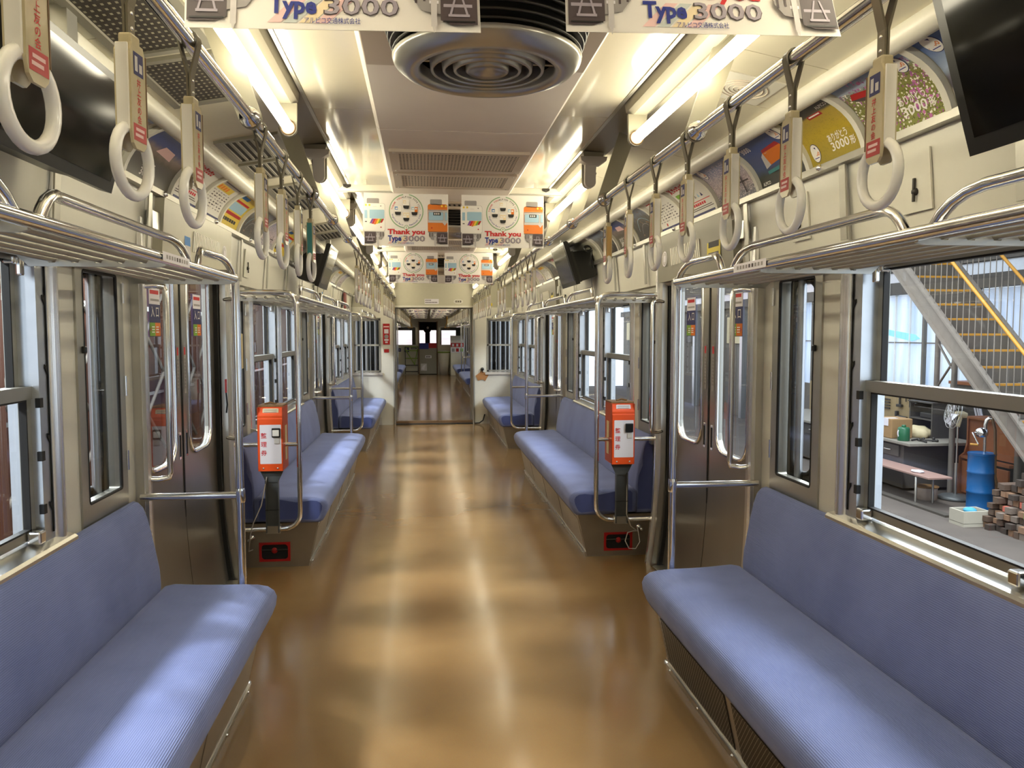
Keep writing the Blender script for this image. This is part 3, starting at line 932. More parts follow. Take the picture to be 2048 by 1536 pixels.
bulkhead('wall_far', YE, YE + 0.08, 'cream end wall with the gangway opening and a sash window each side', True)
bulkhead('wall_far_gangway', Y2 - 0.08, Y2, 'end wall of the next car at the gangway', False)
for s in (1, -1):
    cnt['window'] += 1
    d = struct('window_%d' % cnt['window'], '%s sash window in the end wall beside the gangway' % SIDE[s], 'window')
    y = YE + 0.02
    for nm, z0, z1, yy in (('upper_sash', 1.30, 1.745, y + 0.02), ('lower_sash', 0.87, 1.325, y)):
        mb = MB(s); mb.box(0.875, 0.90, yy, yy + 0.02, z0, z1).box(1.27, 1.295, yy, yy + 0.02, z0, z1).box(0.875, 1.295, yy, yy + 0.02, z0, z0 + 0.025).box(0.875, 1.295, yy, yy + 0.02, z1 - 0.03, z1)
        sa = build(nm, mb, alu, d)
        mb = MB(s); mb.add([(0.90, yy + 0.01, z0), (1.27, yy + 0.01, z0), (1.27, yy + 0.01, z1), (0.90, yy + 0.01, z1)], [(0, 1, 2, 3)]); build('pane', mb, glass, sa)
    mb = MB(s); mb.box(0.865, 0.875, YE - 0.008, YE + 0.06, 0.855, 1.755).box(1.295, 1.305, YE - 0.008, YE + 0.06, 0.855, 1.755).box(0.865, 1.305, YE - 0.008, YE + 0.06, 1.745, 1.757); build('window_frame', mb, alu, d)
    mb = MB(s); mb.prism([(0.84, 0.82), (1.33, 0.82), (1.33, 0.862), (0.84, 0.862)], YE - 0.035, YE + 0.06); build('window_sill', mb, grey_pl, d)
    # gangway tunnel
    mb = MB(s); mb.box(0.70, 0.74, YE + 0.08, Y2 - 0.08, -0.05, 2.0); w = sbuild('wall_gangway_%s' % SIDE[s], mb, brown_edge, '%s brown inner wall of the gangway bellows' % SIDE[s], 'wall')
    # corrugated steel end of the next car seen through the end windows
    root = struct('wall_car_end_%s' % SIDE[s], '%s ribbed stainless outer end of the next car behind the end window' % SIDE[s], 'wall')
    mb = MB(s); mb.box(0.78, 1.42, Y2 - 0.14, Y2 - 0.10, 0.2, 2.3); build('void_sheet', mb, dark, root)  # black sheet painted as the dark void behind the ribs
    for k, (xx, ww) in enumerate(((0.90, 0.03), (0.98, 0.05), (1.07, 0.025), (1.13, 0.06), (1.23, 0.03), (1.30, 0.05))):
        mb = MB(s); mb.tube([(xx, Y2 - 0.2, 0.3), (xx, Y2 - 0.2, 2.2)], ww / 2, 8); build('rib', mb, silver_body, root)
mb = MB(); mb.box(-0.74, 0.74, YE + 0.08, Y2 - 0.08, 1.98, 2.02); sbuild('ceiling_gangway', mb, dark, 'dark roof of the gangway', 'ceiling')
mb = MB(); mb.box(-1.42, 1.42, YB - 0.08, YB, 0, 2.46); sbuild('wall_near', mb, cream, 'cream end wall behind the camera', 'wall')

# ------------------------------------------------------------------ benches
CUSH = [(1.25, 0.30), (1.25, 0.44), (1.235, 0.458), (1.21, 0.463), (1.12, 0.458), (1.0, 0.456), (0.92, 0.455), (0.86, 0.450), (0.82, 0.440), (0.796, 0.422), (0.786, 0.398), (0.790, 0.365), (0.806, 0.325), (0.822, 0.298), (0.845, 0.286), (1.0, 0.284)]
BACK = [(1.253, 0.288), (1.253, 0.40), (1.248, 0.46), (1.250, 0.52), (1.262, 0.61), (1.282, 0.70), (1.298, 0.76), (1.312, 0.797), (1.328, 0.815), (1.346, 0.820), (1.360, 0.812), (1.367, 0.79), (1.367, 0.288)]


def loft(s, prof, y0, y1, r, n=5):
    mb = MB(s); cx = sum(p[0] for p in prof) / len(prof); cz = sum(p[1] for p in prof) / len(prof); m = len(prof)
    L = [0.0]
    for i in range(m):
        a, b = prof[i], prof[(i + 1) % m]; L.append(L[-1] + math.hypot(a[0] - b[0], a[1] - b[1]))
    sec = []
    for k in range(n + 1):
        a = PI / 2 * k / n; sec.append((y0 + r * (1 - math.sin(a)) , r * (1 - math.cos(PI / 2 - a)) if False else r * (1 - math.sin(a))))
    st = [(y0 + r * (1 - math.cos(PI / 2 * k / n)), r * (1 - math.sin(PI / 2 * k / n))) for k in range(n + 1)]
    en = [(y1 - (y - y0), i) for y, i in reversed(st)]
    steps = 6; mid = [(st[-1][0] + (en[0][0] - st[-1][0]) * k / steps, 0.0) for k in range(1, steps)]
    secs = st + mid + en; vs = []; uv = []
    for y, ins in secs:
        for i, (x, z) in enumerate(prof):
            d = math.hypot(cx - x, cz - z); k = min(ins / d, 0.9)
            vs.append((x + (cx - x) * k, y, z + (cz - z) * k)); uv.append((L[i], y))
    fs = [(a * m + i, a * m + (i + 1) % m, (a + 1) * m + (i + 1) % m, (a + 1) * m + i) for a in range(len(secs) - 1) for i in range(m)]
    mb.add(vs, fs, 0, True, uv)
    mb.add([vs[i] for i in range(m)], [tuple(range(m - 1, -1, -1))], 1, False); mb.add(vs[-m:], [tuple(range(m))], 1, False)
    return mb


def plinth_x(z):
    return 0.917 - (0.917 - 0.852) * z / 0.285


def bench(s, y0, y1, label, mesh_front=False, hatch=False):
    b = thing('bench_seat', label, 'bench', (s * 1.1, (y0 + y1) / 2, 0), 'blue bench seats along the walls')
    build('cushion', loft(s, CUSH, y0, y1, 0.035), [moq, moq_end], b)
    build('backrest', loft(s, BACK, y0 + 0.02, y1 - 0.02, 0.03), [moq, moq_end], b)
    a, e = y0 + 0.04, y1 - 0.04
    mb = MB(s); mb.prism([(plinth_x(0), 0), (plinth_x(0.284), 0.284), (1.36, 0.284), (1.36, 0)], a, e); pl = build('plinth', mb, plinth_st, b)
    mb = MB(s); mb.prism([(plinth_x(0) - 0.012, 0), (plinth_x(0.03) - 0.012, 0.03), (plinth_x(0.03), 0.032), (plinth_x(0), 0)], a - 0.005, e + 0.005); build('toe_strip', mb, steel, pl)
    n = 4 if y1 - y0 > 2.9 else 3
    for k in range(n):
        ya = a + (e - a) * k / n + 0.03; yb = a + (e - a) * (k + 1) / n - 0.03
        x0, x1 = plinth_x(0.05) - 0.003, plinth_x(0.25) - 0.003
        mb = MB(s)
        if mesh_front:
            mb.prism([(x0, 0.05), (x1, 0.25), (x1 + 0.004, 0.25), (x0 + 0.004, 0.05)], ya, yb); pn = build('heater_screen', mb, dark_mesh, pl)
            w = MB(s); c = 0.02; ny = int((yb - ya) / c)
            for i in range(-10, ny):
                for sg in (0, 1):
                    p0, p1 = ya + i * c, ya + i * c + 0.2
                    q0, q1 = max(p0, ya), min(p1, yb)
                    if q1 <= q0:
                        continue
                    t0, t1 = (q0 - p0) / 0.2, (q1 - p0) / 0.2
                    if sg:
                        t0, t1 = 1 - t0, 1 - t1
                    f = lambda t: (x0 + (x1 - x0) * t - 0.002, 0.05 + 0.2 * t)
                    (xa, za), (xb, zb) = f(t0), f(t1)
                    w.add([(xa, q0, za), (xb, q1, zb), (xb, q1 + 0.003, zb), (xa, q0 + 0.003, za)], [(0, 1, 2, 3)])
            o = build('screen_wires', w, plinth_st, pn); o['kind'] = 'stuff'
        else:
            mb.prism([(x0, 0.05), (x1, 0.25), (x1 + 0.004, 0.25), (x0 + 0.004, 0.05)], ya, yb); pn = build('front_panel', mb, plinth_st, pl)
        for yy in (ya + 0.02, (ya + yb) / 2, yb - 0.02):
            for zz in (0.018, 0.268):
                mb = MB(s); mb.ball((plinth_x(zz) - (0.013 if zz < 0.1 else 0.001), yy, zz), 0.006, 0, 6); build('screw', mb, chrome, pl)
    for sg, ye in ((-1, a), (1, e)):
        mb = MB(s); yy = ye + sg * 0.004
        mb.extr([(plinth_x(0.0), yy, 0.0), (plinth_x(0.284), yy, 0.284), (1.35, yy, 0.284), (1.35, yy, 0.0)], (0, sg * 0.003, 0)); ep = build('end_panel', mb, plinth_st, pl)
        if hatch and sg < 0:
            f = lambda q, z, d: (q, ye - 0.008 - d, z)
            mb = MB(s); plate_hole(mb, (1.03, 1.225, 0.038, 0.162), (1.045, 1.21, 0.052, 0.148), 0.02, f, 0.008); build('hatch_frame', mb, red, pl)
            mb = MB(s); mb.box(1.04, 1.215, ye - 0.0085, ye - 0.006, 0.047, 0.153); build('hatch_recess', mb, dark, pl)
            mb = MB(s); mb.tube([(1.045, ye - 0.011, 0.112), (1.21, ye - 0.011, 0.112)], 0.005, 6); mb.ball((1.13, ye - 0.011, 0.108), 0.02, 1, 8, (1, .3, 1)); build('hatch_cock', mb, [tool_dark, red], pl)
    return b


for s in (1, -1):
    bench(s, 0.06, 3.29, '%s bench by the camera, faded blue ribbed cushion and backrest%s' % (('right', ', dark mesh heater front') if s > 0 else ('left', ', worn steel front')), mesh_front=s > 0)
    bench(s, 4.98, 8.21, '%s blue bench behind the orange ticket machine, between the two doorways' % SIDE[s], hatch=True)
    bench(s, 9.88, 12.68, '%s blue bench in front of the end wall beside the gangway' % SIDE[s], hatch=False)
    bench(s, 13.6, 16.42, '%s blue bench of the next car, just past the gangway' % SIDE[s])
    bench(s, 18.2, 21.35, '%s blue bench of the next car between its doorways' % SIDE[s])
    bench(s, 23.1, 26.2, '%s blue bench of the next car furthest from the camera' % SIDE[s])


# ------------------------------------------------------------------ luggage racks and poles
def rack(s, y0, y1, label, guards):
    r = thing('luggage_rack', label, 'rack', (s * 1.15, (y0 + y1) / 2, 1.72), 'overhead luggage racks')
    mb = MB(s); mb.tube([(0.94, y0 + 0.02, 1.725), (0.94, y1 - 0.02, 1.725)], 0.017, 12); build('front_tube', mb, chrome, r)
    mb = MB(s); mb.tube([(1.335, y0, 1.745), (1.335, y1, 1.745)], 0.014, 8); build('back_tube', mb, chrome, r)
    for k, x in enumerate((1.005, 1.07, 1.135, 1.20, 1.265)):
        mb = MB(s); mb.tube([(x, y0 + 0.03, 1.722), (x, y1 - 0.03, 1.722)], 0.0095, 8); build('slat', mb, alu, r)
    n = max(2, int((y1 - y0) / 0.78)); 
    for k in range(n + 1):
        yy = y0 + 0.05 + (y1 - y0 - 0.10) * k / n
        mb = MB(s); pts = [(0.94, 1.705), (0.96, 1.70), (1.33, 1.70), (1.368, 1.735), (1.368, 1.765), (1.33, 1.735)]
        for x in (1.265, 1.20, 1.135, 1.07, 1.005):
            pts += [(x + 0.016, 1.722), (x + 0.009, 1.711), (x - 0.009, 1.711), (x - 0.016, 1.722)]
        pts += [(0.95, 1.72)]
        mb.extr([(x, yy, z) for x, z in pts], (0, 0.012, 0)); br = build('bracket', mb, steel, r)
        mb = MB(s); mb.lathe([(0, -0.004), (0.012, -0.003), (0.013, 0.0), (0.013, 0.03)], (1.345, yy + 0.006, 1.75), 8, axis='x'); build('bracket_boss', mb, chrome, br)
    for a, b in guards:
        up = [(0.941, 0.0, 1.732), (0.943, 0.022, 1.757), (0.947, 0.05, 1.778), (0.953, 0.085, 1.793), (0.962, 0.125, 1.801), (0.972, 0.17, 1.803)]
        p = [(x, a + d, z) for x, d, z in up] + [(x, b - d, z) for x, d, z in reversed(up)]
        mb = MB(s); mb.tube(p, 0.0135, 10); build('guard_loop', mb, chrome, r)
    return r


def sticker_plate(s, r, y):
    X = s * 0.922
    pr = Print(lambda u, v, h: (X - s * h, y - s * u, 1.727 + v)); pr.rect(-0.13, 0.13, -0.014, 0.014, label_w).layer()
    for k in range(9):
        pr.rect(-0.1 + 0.024 * k, -0.085 + 0.024 * k, -0.006, 0.006, ink_dark if k in (4, 5) else ink_grey)
    pr.build('notice_strip', r)


for s in (1, -1):
    ra = rack(s, -0.05, 3.32, '%s chrome luggage rack over the bench by the camera' % SIDE[s], [(0.1, 0.62), (0.70, 1.58), (1.68, 2.68), (2.78, 3.28)]); sticker_plate(s, ra, 2.5)
    rack(s, 4.88, 8.30, '%s chrome luggage rack over the bench behind the ticket machine' % SIDE[s], [(5.0, 5.9), (6.0, 7.0), (7.1, 8.2)])
    rack(s, 9.78, 12.74, '%s chrome luggage rack over the end bench' % SIDE[s], [(9.9, 10.8), (10.9, 11.8), (11.9, 12.6)])
    rack(s, 13.48, 16.5, '%s luggage rack in the next car past the gangway' % SIDE[s], [(13.6, 15.0), (15.1, 16.4)])
    rack(s, 18.1, 21.45, '%s luggage rack in the middle of the next car' % SIDE[s], [(18.2, 19.7), (19.8, 21.3)])
    rack(s, 23.0, 26.3, '%s luggage rack at the cab end of the next car' % SIDE[s], [(23.1, 24.6), (24.7, 26.2)])


def straight_pole(s, y, label):
    p = thing('grab_pole', label, 'pole', (s * 0.94, y, 0), 'chrome grab poles at bench ends')
    mb = MB(s); mb.tube([(0.94, y, 0.0), (0.94, y, 1.73)], 0.017, 12); build('upright', mb, chrome, p)
    mb = MB(s); mb.tube([(0.94, y, 0.82), (1.34, y, 0.82)], 0.0155, 10); ba = build('arm_bar', mb, chrome, p)
    mb = MB(s); mb.lathe([(0.019, -0.03), (0.021, -0.02), (0.021, 0.02), (0.019, 0.03)], (0.94, y, 0.82), 10); build('joint_collar', mb, chrome, p)
    mb = MB(s); mb.lathe([(0.028, 0.0), (0.028, 0.006), (0.020, 0.012)], (0.94, y, 0.0), 12); build('foot_flange', mb, steel, p)
    mb = MB(s); mb.tube([(0.94, y, 1.70), (0.943, y, 1.735), (0.96, y, 1.748), (1.36, y, 1.752)], 0.0145, 10); build('rack_end_tube', mb, chrome, p)
    return p


def curved_pole(s, y, label):
    p = thing('curved_grab_pole', label, 'pole', (s * 0.94, y, 0), 'chrome grab frames with a curved foot')
    pts = [(1.36, y, 1.752), (1.02, y, 1.752), (0.98, y, 1.745), (0.953, y, 1.72), (0.94, y, 1.68), (0.94, y, 0.40)]
    pts += [(1.04 - 0.10 * math.cos(math.radians(a)), y, 0.385 - 0.10 * math.sin(math.radians(a))) for a in (15, 30, 45, 60, 75, 90)] + [(1.34, y, 0.285)]
    mb = MB(s); mb.tube(pts, 0.0155, 12); build('frame_tube', mb, chrome, p)
    mb = MB(s); mb.tube([(0.94, y, 0.815), (1.35, y, 0.815)], 0.0135, 10); build('arm_bar', mb, chrome, p)
    mb = MB(s); mb.lathe([(0.0, 0.0), (0.026, 0.002), (0.026, 0.012), (0.016, 0.02)], (1.335, y, 0.285), 10, axis='x'); build('wall_flange', mb, steel, p)
    return p


for s in (1, -1):
    straight_pole(s, 3.32, '%s grab pole at the end of the bench by the camera' % SIDE[s])
    curved_pole(s, 4.86, '%s curved grab frame carrying the orange ticket machine' % SIDE[s])
    straight_pole(s, 8.29, '%s grab pole at the gangway end of the middle bench' % SIDE[s])
    curved_pole(s, 9.76, '%s curved grab frame at the end bench past the second doorway' % SIDE[s])
    straight_pole(s, 16.46, '%s grab pole in the next car, first past the gangway' % SIDE[s])
    curved_pole(s, 18.16, '%s curved grab frame in the next car at its middle bench' % SIDE[s])
    straight_pole(s, 21.4, '%s grab pole in the next car at its second doorway' % SIDE[s])
    curved_pole(s, 23.04, '%s curved grab frame in the next car at its last bench' % SIDE[s])


# ------------------------------------------------------------------ ticket machines
def ticket_machine(s, label, lit):
    y0, y1 = 4.80, 4.99; xa, xb = (1.03, 1.175)
    t = thing('ticket_machine', label, 'ticket machine', (s * 1.105, 4.87, 0.285), 'orange numbered-ticket machines')
    mb = MB(s); pr = [(y0 + 0.03, 1.045), (y0 + 0.003, 1.0), (y0 + 0.003, 0.985), (y0, 0.98), (y0, 0.66), (y1, 0.66), (y1, 1.055), (y0 + 0.03, 1.055)]
    mb.extr([(xa, y, z) for y, z in pr], (xb - xa, 0, 0)); body = build('body', mb, [orange], t)
    mb = MB(s); mb.box(xa - 0.002, xb + 0.002, y0 + 0.028, y1 + 0.002, 1.052, 1.062); mb.tube([(xa + 0.05, y0 + 0.1, 1.064), (xa + 0.09, y0 + 0.12, 1.072), (xa + 0.12, y0 + 0.1, 1.064)], 0.006, 6); build('top_plate', mb, rust_top, body)
    for xx in (xa - 0.0025, xb + 0.0005):
        mb = MB(s); mb.box(xx, xx + 0.002, y0 + 0.004, y1 - 0.002, 0.664, 1.05); build('side_plate', mb, orange_d, body)
    xi = xa - 0.0045
    mb = MB(s); mb.box(xi, xi + 0.003, y0 + 0.08, y0 + 0.14, 0.715, 0.93); build('side_label', mb, label_cream, body)
    cx = s * (xa + xb) / 2
    w = (xb - xa) / 2
    p = Print(lambda u, v, h: (cx + u, y0 - h, 0.82 + v), lift=0.0008)
    p.rrect(-w + 0.012, w - 0.006, -0.115, 0.125, 0.004, label_w).layer()
    ux = -w + 0.035
    for k, ch in enumerate('整理券'):
        p.text(ch, ux, 0.045 - 0.053 * k, 0.036, red_txt, 0.012, 'CENTER')
    p.build('front_label', body)
    sl = 0.06
    p = Print(lambda u, v, h: (cx + u, y0 + 0.0165 + 0.027 * (v / 0.04) * 0.5 - h, 1.022 + v), lift=0.0015)
    p.rrect(-w + 0.028, w - 0.022, -0.021, 0.021, 0.006, label_w if s > 0 else label_cream).layer()
    for k in range(3):
        p.rect(-w + 0.036, w - 0.032, 0.010 - 0.012 * k, 0.014 - 0.012 * k, ink_grey if k < 2 else (ink_pink if s > 0 else ink_grey))
    p.build('top_label', body)
    xm = (xa + xb) / 2 if s > 0 else (xa + xb) / 2
    def wx(u0, u1):
        a, b = (cx + u0) * s, (cx + u1) * s
        return min(a, b), max(a, b)
    a, b = wx(0.012, 0.062)
    mb = MB(s); mb.bbox(a, b, y0 - 0.014, y0, 0.868, 0.925, 0.004); sb = build('ticket_slot', mb, black, body)
    if lit:
        a2, b2 = wx(0.017, 0.056); mb = MB(s); mb.bbox(a2, b2, y0 - 0.018, y0 - 0.012, 0.876, 0.914, 0.002); build('ticket', mb, led_win, sb)
    a, b = wx(0.024, 0.056)
    mb = MB(s); mb.bbox(a, b, y0 - 0.006, y0, 0.828, 0.862, 0.003); build('push_button', mb, grey_pl, body)
    for xx in (xa + 0.03, xb - 0.03):
        mb = MB(s); mb.ball((xx, y0 - 0.001, 0.677), 0.006, 0, 8, (1, .5, 1)); build('screw', mb, steel, body)
    # channel post
    mb = MB(s); c = (xa + xb) / 2
    mb.box(c - 0.036, c + 0.036, 4.845, 4.85, 0.27, 0.66).box(c - 0.04, c - 0.034, 4.82, 4.85, 0.27, 0.60).box(c + 0.034, c + 0.04, 4.82, 4.85, 0.27, 0.60); po = build('post', mb, post_steel, t)
    mb = MB(s); mb.extr([(c - 0.036, 4.835, 0.585), (c + 0.036, 4.835, 0.585), (c + 0.07, 4.835, 0.655), (c - 0.07, 4.835, 0.655)], (0, 0.006, 0)); build('gusset', mb, post_steel, po)
    mb = MB(s); mb.box(c - 0.042, c + 0.042, 4.838, 4.885, 0.262, 0.31); build('clamp', mb, steel, po)
    mb = MB(s); mb.tube([(c - 0.042, 4.818, 0.415), (c + 0.042, 4.818, 0.415)], 0.002, 5); build('cable_tie', mb, black, po)
    # supply cable to the plinth
    q = [(c + 0.05, 4.86, 0.66), (c + 0.035, 4.83, 0.5), (c + 0.03, 4.815, 0.33), (c + 0.06, 4.82, 0.25), (c + 0.11, 4.84, 0.21), (c + 0.14, 4.90, 0.185)]
    if s > 0:
        q = q[:-1] + [(c + 0.085 + 0.045 * math.cos(a), 4.9 - 0.01 * k, 0.14 + 0.06 * math.sin(a)) for k, a in enumerate([1.2, 2.2, 3.2, 4.2, 5.2, 6.2])] + [(c + 0.15, 4.98, 0.2)]
    else:
        q = [(c + 0.03, 4.83, 0.62), (c + 0.06, 4.80, 0.45), (c + 0.11, 4.80, 0.34), (c + 0.14, 4.84, 0.25), (c + 0.17, 4.93, 0.13), (c + 0.16, 5.0, 0.12)]
    mb = MB(s); mb.tube(q, 0.0035, 6); build('supply_cable', mb, grey_pl, t)
    return t


tR = ticket_machine(1, 'orange ticket machine with dark slot, on the right grab frame', False)
tL = ticket_machine(-1, 'orange ticket machine with a white ticket in its slot, on the left grab frame', True)
dup(tR, (1.105, 18.17, 0.285), 'orange ticket machine on a grab frame in the next car')
for s in (1, -1):
    mb = MB(s); mb.lathe([(0.0, -0.03), (0.012, -0.028), (0.012, -0.012), (0.018, -0.01), (0.018, 0.0)], (1.265, 5.005, 0.2), 10, axis='y'); mb.ball((1.28, 4.98, 0.185), 0.012, 0, 8)
    o = build('cable_socket', mb, chrome, None, (s * 1.265, 5.005, 0.2)); tag(o, '%s chrome cable socket on the bench end above the red hatch' % SIDE[s], 'socket')

# ------------------------------------------------------------------ strap rails and straps
RX, RZ = 0.637, 2.095
support_m = mat('rail_support', '#97927f', 0.4)


def rail(s, y0, y1, sup, label):
    r = thing('strap_rail', label, 'rail', (s * RX, (y0 + y1) / 2, RZ), 'ceiling rails for the hanging straps')
    mb = MB(s); mb.tube([(RX, y0, RZ), (RX, y1, RZ)], 0.0165, 12); build('tube', mb, chrome, r)
    for y in sup:
        mb = MB(s); d = Vector((0.105, 0, 0.30)).normalized(); n = Vector((d.z, 0, -d.x)); c = Vector((RX, y, RZ)); pts = []
        for k in range(9):
            a = PI + PI * k / 8; pts.append(c + n * (0.031 * math.cos(a)) + d * (0.031 * math.sin(a)))
        pts += [c + n * 0.036 + d * 0.30, c - n * 0.036 + d * 0.30]
        mb.extr([p[:] for p in pts], (0, 0.012, 0)); br = build('support', mb, support_m, r)
        mb = MB(s); mb.lathe([(0.0165, -0.022), (0.023, -0.018), (0.026, 0.0), (0.029, 0.004), (0.029, 0.012), (0.021, 0.022), (0.0165, 0.026)], (RX, y - 0.012, RZ), 14, axis='y'); build('collar', mb, chrome, br)
    return r


SUP = [0.05, 0.65, 2.235, 3.40, 4.15, 4.95, 7.17, 8.34, 9.09, 9.89, 11.3, 12.6]
for s in (1, -1):
    rail(s, YB + 0.02, YE - 0.02, SUP, '%s chrome strap rail running under the ceiling of this car' % SIDE[s])
    rail(s, Y2 + 0.02, 27.5, [13.6, 15.5, 17.3, 18.2, 20.0, 22.2, 23.1, 25.0, 27.3], '%s chrome strap rail of the next car' % SIDE[s])


def make_strap():
    t = thing('hanging_strap', 'strap', 'strap', (0, 0, 0), 'hanging straps with white rings')
    o = [(0.0215 * math.cos(math.radians(a)), 0.0215 * math.sin(math.radians(a))) for a in range(-20, 201, 20)]
    i = [(0.0178 * math.cos(math.radians(a)), 0.0178 * math.sin(math.radians(a))) for a in range(-20, 201, 20)]
    prof = [(0.0045, -0.12), (0.0050, -0.068)] + o + [(-0.0050, -0.068), (-0.0045, -0.12), (-0.0005, -0.12), (-0.001, -0.066)] + i[::-1] + [(0.001, -0.066), (0.0005, -0.12)]
    mb = MB(); mb.prism(prof, -0.011, 0.011); b = build('belt', mb, belt_m, t)
    for z in (-0.078, -0.102):
        mb = MB(); mb.lathe([(0.0, -0.0075), (0.003, -0.007), (0.004, -0.0045), (0.004, 0.0045), (0.003, 0.007), (0.0, 0.0075)], (0, 0, z), 8, axis='x'); build('rivet', mb, chrome, b)
    mb = MB(); mb.bbox(-0.011, 0.011, -0.016, 0.016, -0.135, -0.112, 0.004); build('neck_clip', mb, sleeve_pl, b)
    mb = MB()
    pts = [(-0.017, -0.128), (-0.024, -0.142), (-0.025, -0.27), (-0.021, -0.288), (-0.012, -0.296), (0.012, -0.296), (0.021, -0.288), (0.025, -0.27), (0.024, -0.142), (0.017, -0.128)]
    mb.extr([(-0.0135, y, z) for y, z in pts], (0.005, 0, 0)); mb.extr([(0.0085, y, z) for y, z in pts], (0.005, 0, 0)); mb.box(-0.0085, 0.0085, -0.0235, 0.0235, -0.262, -0.135)
    sl = build('sleeve', mb, [sleeve_pl], t)
    mb = MB(); mb.bbox(-0.010, 0.010, -0.0275, -0.0235, -0.268, -0.132, 0.001); build('advert_card', mb, card, sl)
    mb = MB(); mb.box(-0.0145, -0.0105, 0.0235, 0.0262, -0.27, -0.14).box(0.0105, 0.0145, 0.0235, 0.0262, -0.27, -0.14).box(-0.0105, 0.0105, 0.0236, 0.0256, -0.27, -0.14); build('card_back', mb, brown_edge, sl)
    for sg in (1, -1):
        p = Print(lambda u, v, h: (sg * (0.0136 + h), sg * u, v), lift=0.0003)
        p.rect(-0.021, 0.021, -0.283, -0.256, red).rect(-0.016, 0.016, -0.178, -0.142, navy)
        p.layer().rect(-0.012, -0.003, -0.172, -0.148, ink_lt).rect(0.002, 0.012, -0.172, -0.158, ink_lt)
        for k, ch in enumerate('井上友の会'):
            p.text(ch, -0.001, -0.195 - 0.0145 * k, 0.0145, red_txt, 0.006, 'CENTER')
        p.rect(-0.014, 0.014, -0.267, -0.262, ink_pink).rect(-0.016, 0.010, -0.276, -0.271, ink_pink)
        p.build('lettering', sl)
    mb = MB(); mb.tube([(0, 0.0550 * math.cos(2 * PI * k / 28), -0.314 + 0.0550 * math.sin(2 * PI * k / 28)) for k in range(28)], 0.0093, 10, closed=True); build('ring', mb, ring_pl, t)
    return t


strap0 = make_strap(); first = [True]


def strap(s, y, label, swap=None, rz=None):
    rot = rz if rz is not None else (R.uniform(-0.10, 0.10))
    if first[0]:
        first[0] = False; strap0.location = (s * RX, y, RZ); strap0.rotation_euler = (0, 0, rot); strap0['label'] = label; return strap0
    return dup(strap0, (s * RX, y, RZ), label, None, rot, swap)


LY = [1.01, 1.345, 1.68, 2.36, 2.70, 3.03, 3.365]; RY = [1.30, 1.635, 1.968, 2.31, 2.635, 2.985, 3.335]
for s, ys in ((-1, LY), (1, RY)):
    for k, y in enumerate(ys):
        sw = None; ex = ''
        if s < 0 and k == 6:
            sw = {card: teal_card}; ex = ', teal card in its sleeve'
        if s > 0 and k == 6:
            sw = {card: wood_card}; ex = ', tan card in its sleeve'
        strap(s, y, '%s white-ring strap on the %s rail by the camera%s' % (ORD[k], SIDE[s], ex), sw, rz={(-1, 0): -0.07, (-1, 1): -0.12, (-1, 2): -0.06, (1, 1): -0.03, (1, 0): 0.0, (1, 2): -0.02}.get((s, k)))
for s, off in ((-1, 0.0), (1, 0.02)):
    for k, y in enumerate([5.62, 5.95, 6.28, 6.62, 6.95, 7.36, 7.69, 8.02]):
        strap(s, y + off + (0.3 if k > 4 else 0), '%s strap on the %s rail over the middle bench' % (ORD[k], SIDE[s]))
    for k, y in enumerate([9.4, 9.72, 10.2, 10.52, 10.85, 11.17, 11.7, 12.02, 12.35]):
        strap(s, y + off, '%s strap on the %s rail past the second doorway' % (ORD[k], SIDE[s]))
    for k in range(22):
        strap(s, 14.0 + 0.58 * k, '%s strap on the %s rail of the next car' % (ORD[k], SIDE[s]))
# yellow triangular priority straps in the next car
for s in (1, -1):
    t = thing('priority_strap', 'yellow triangle strap on the %s rail, next car, cab end' % SIDE[s], 'strap', (s * RX, 27.0, RZ), 'yellow priority straps')
    mb = MB(s); mb.box(RX - 0.02, RX + 0.02, 26.98, 27.02, 1.86, 2.115); build('belt', mb, yel_rail, t)
    mb = MB(s); mb.tube([(RX - 0.075, 27.0, 1.70), (RX + 0.075, 27.0, 1.70), (RX + 0.02, 27.0, 1.86), (RX - 0.02, 27.0, 1.86)], 0.014, 6, closed=True); build('triangle_grip', mb, yel_rail, t)


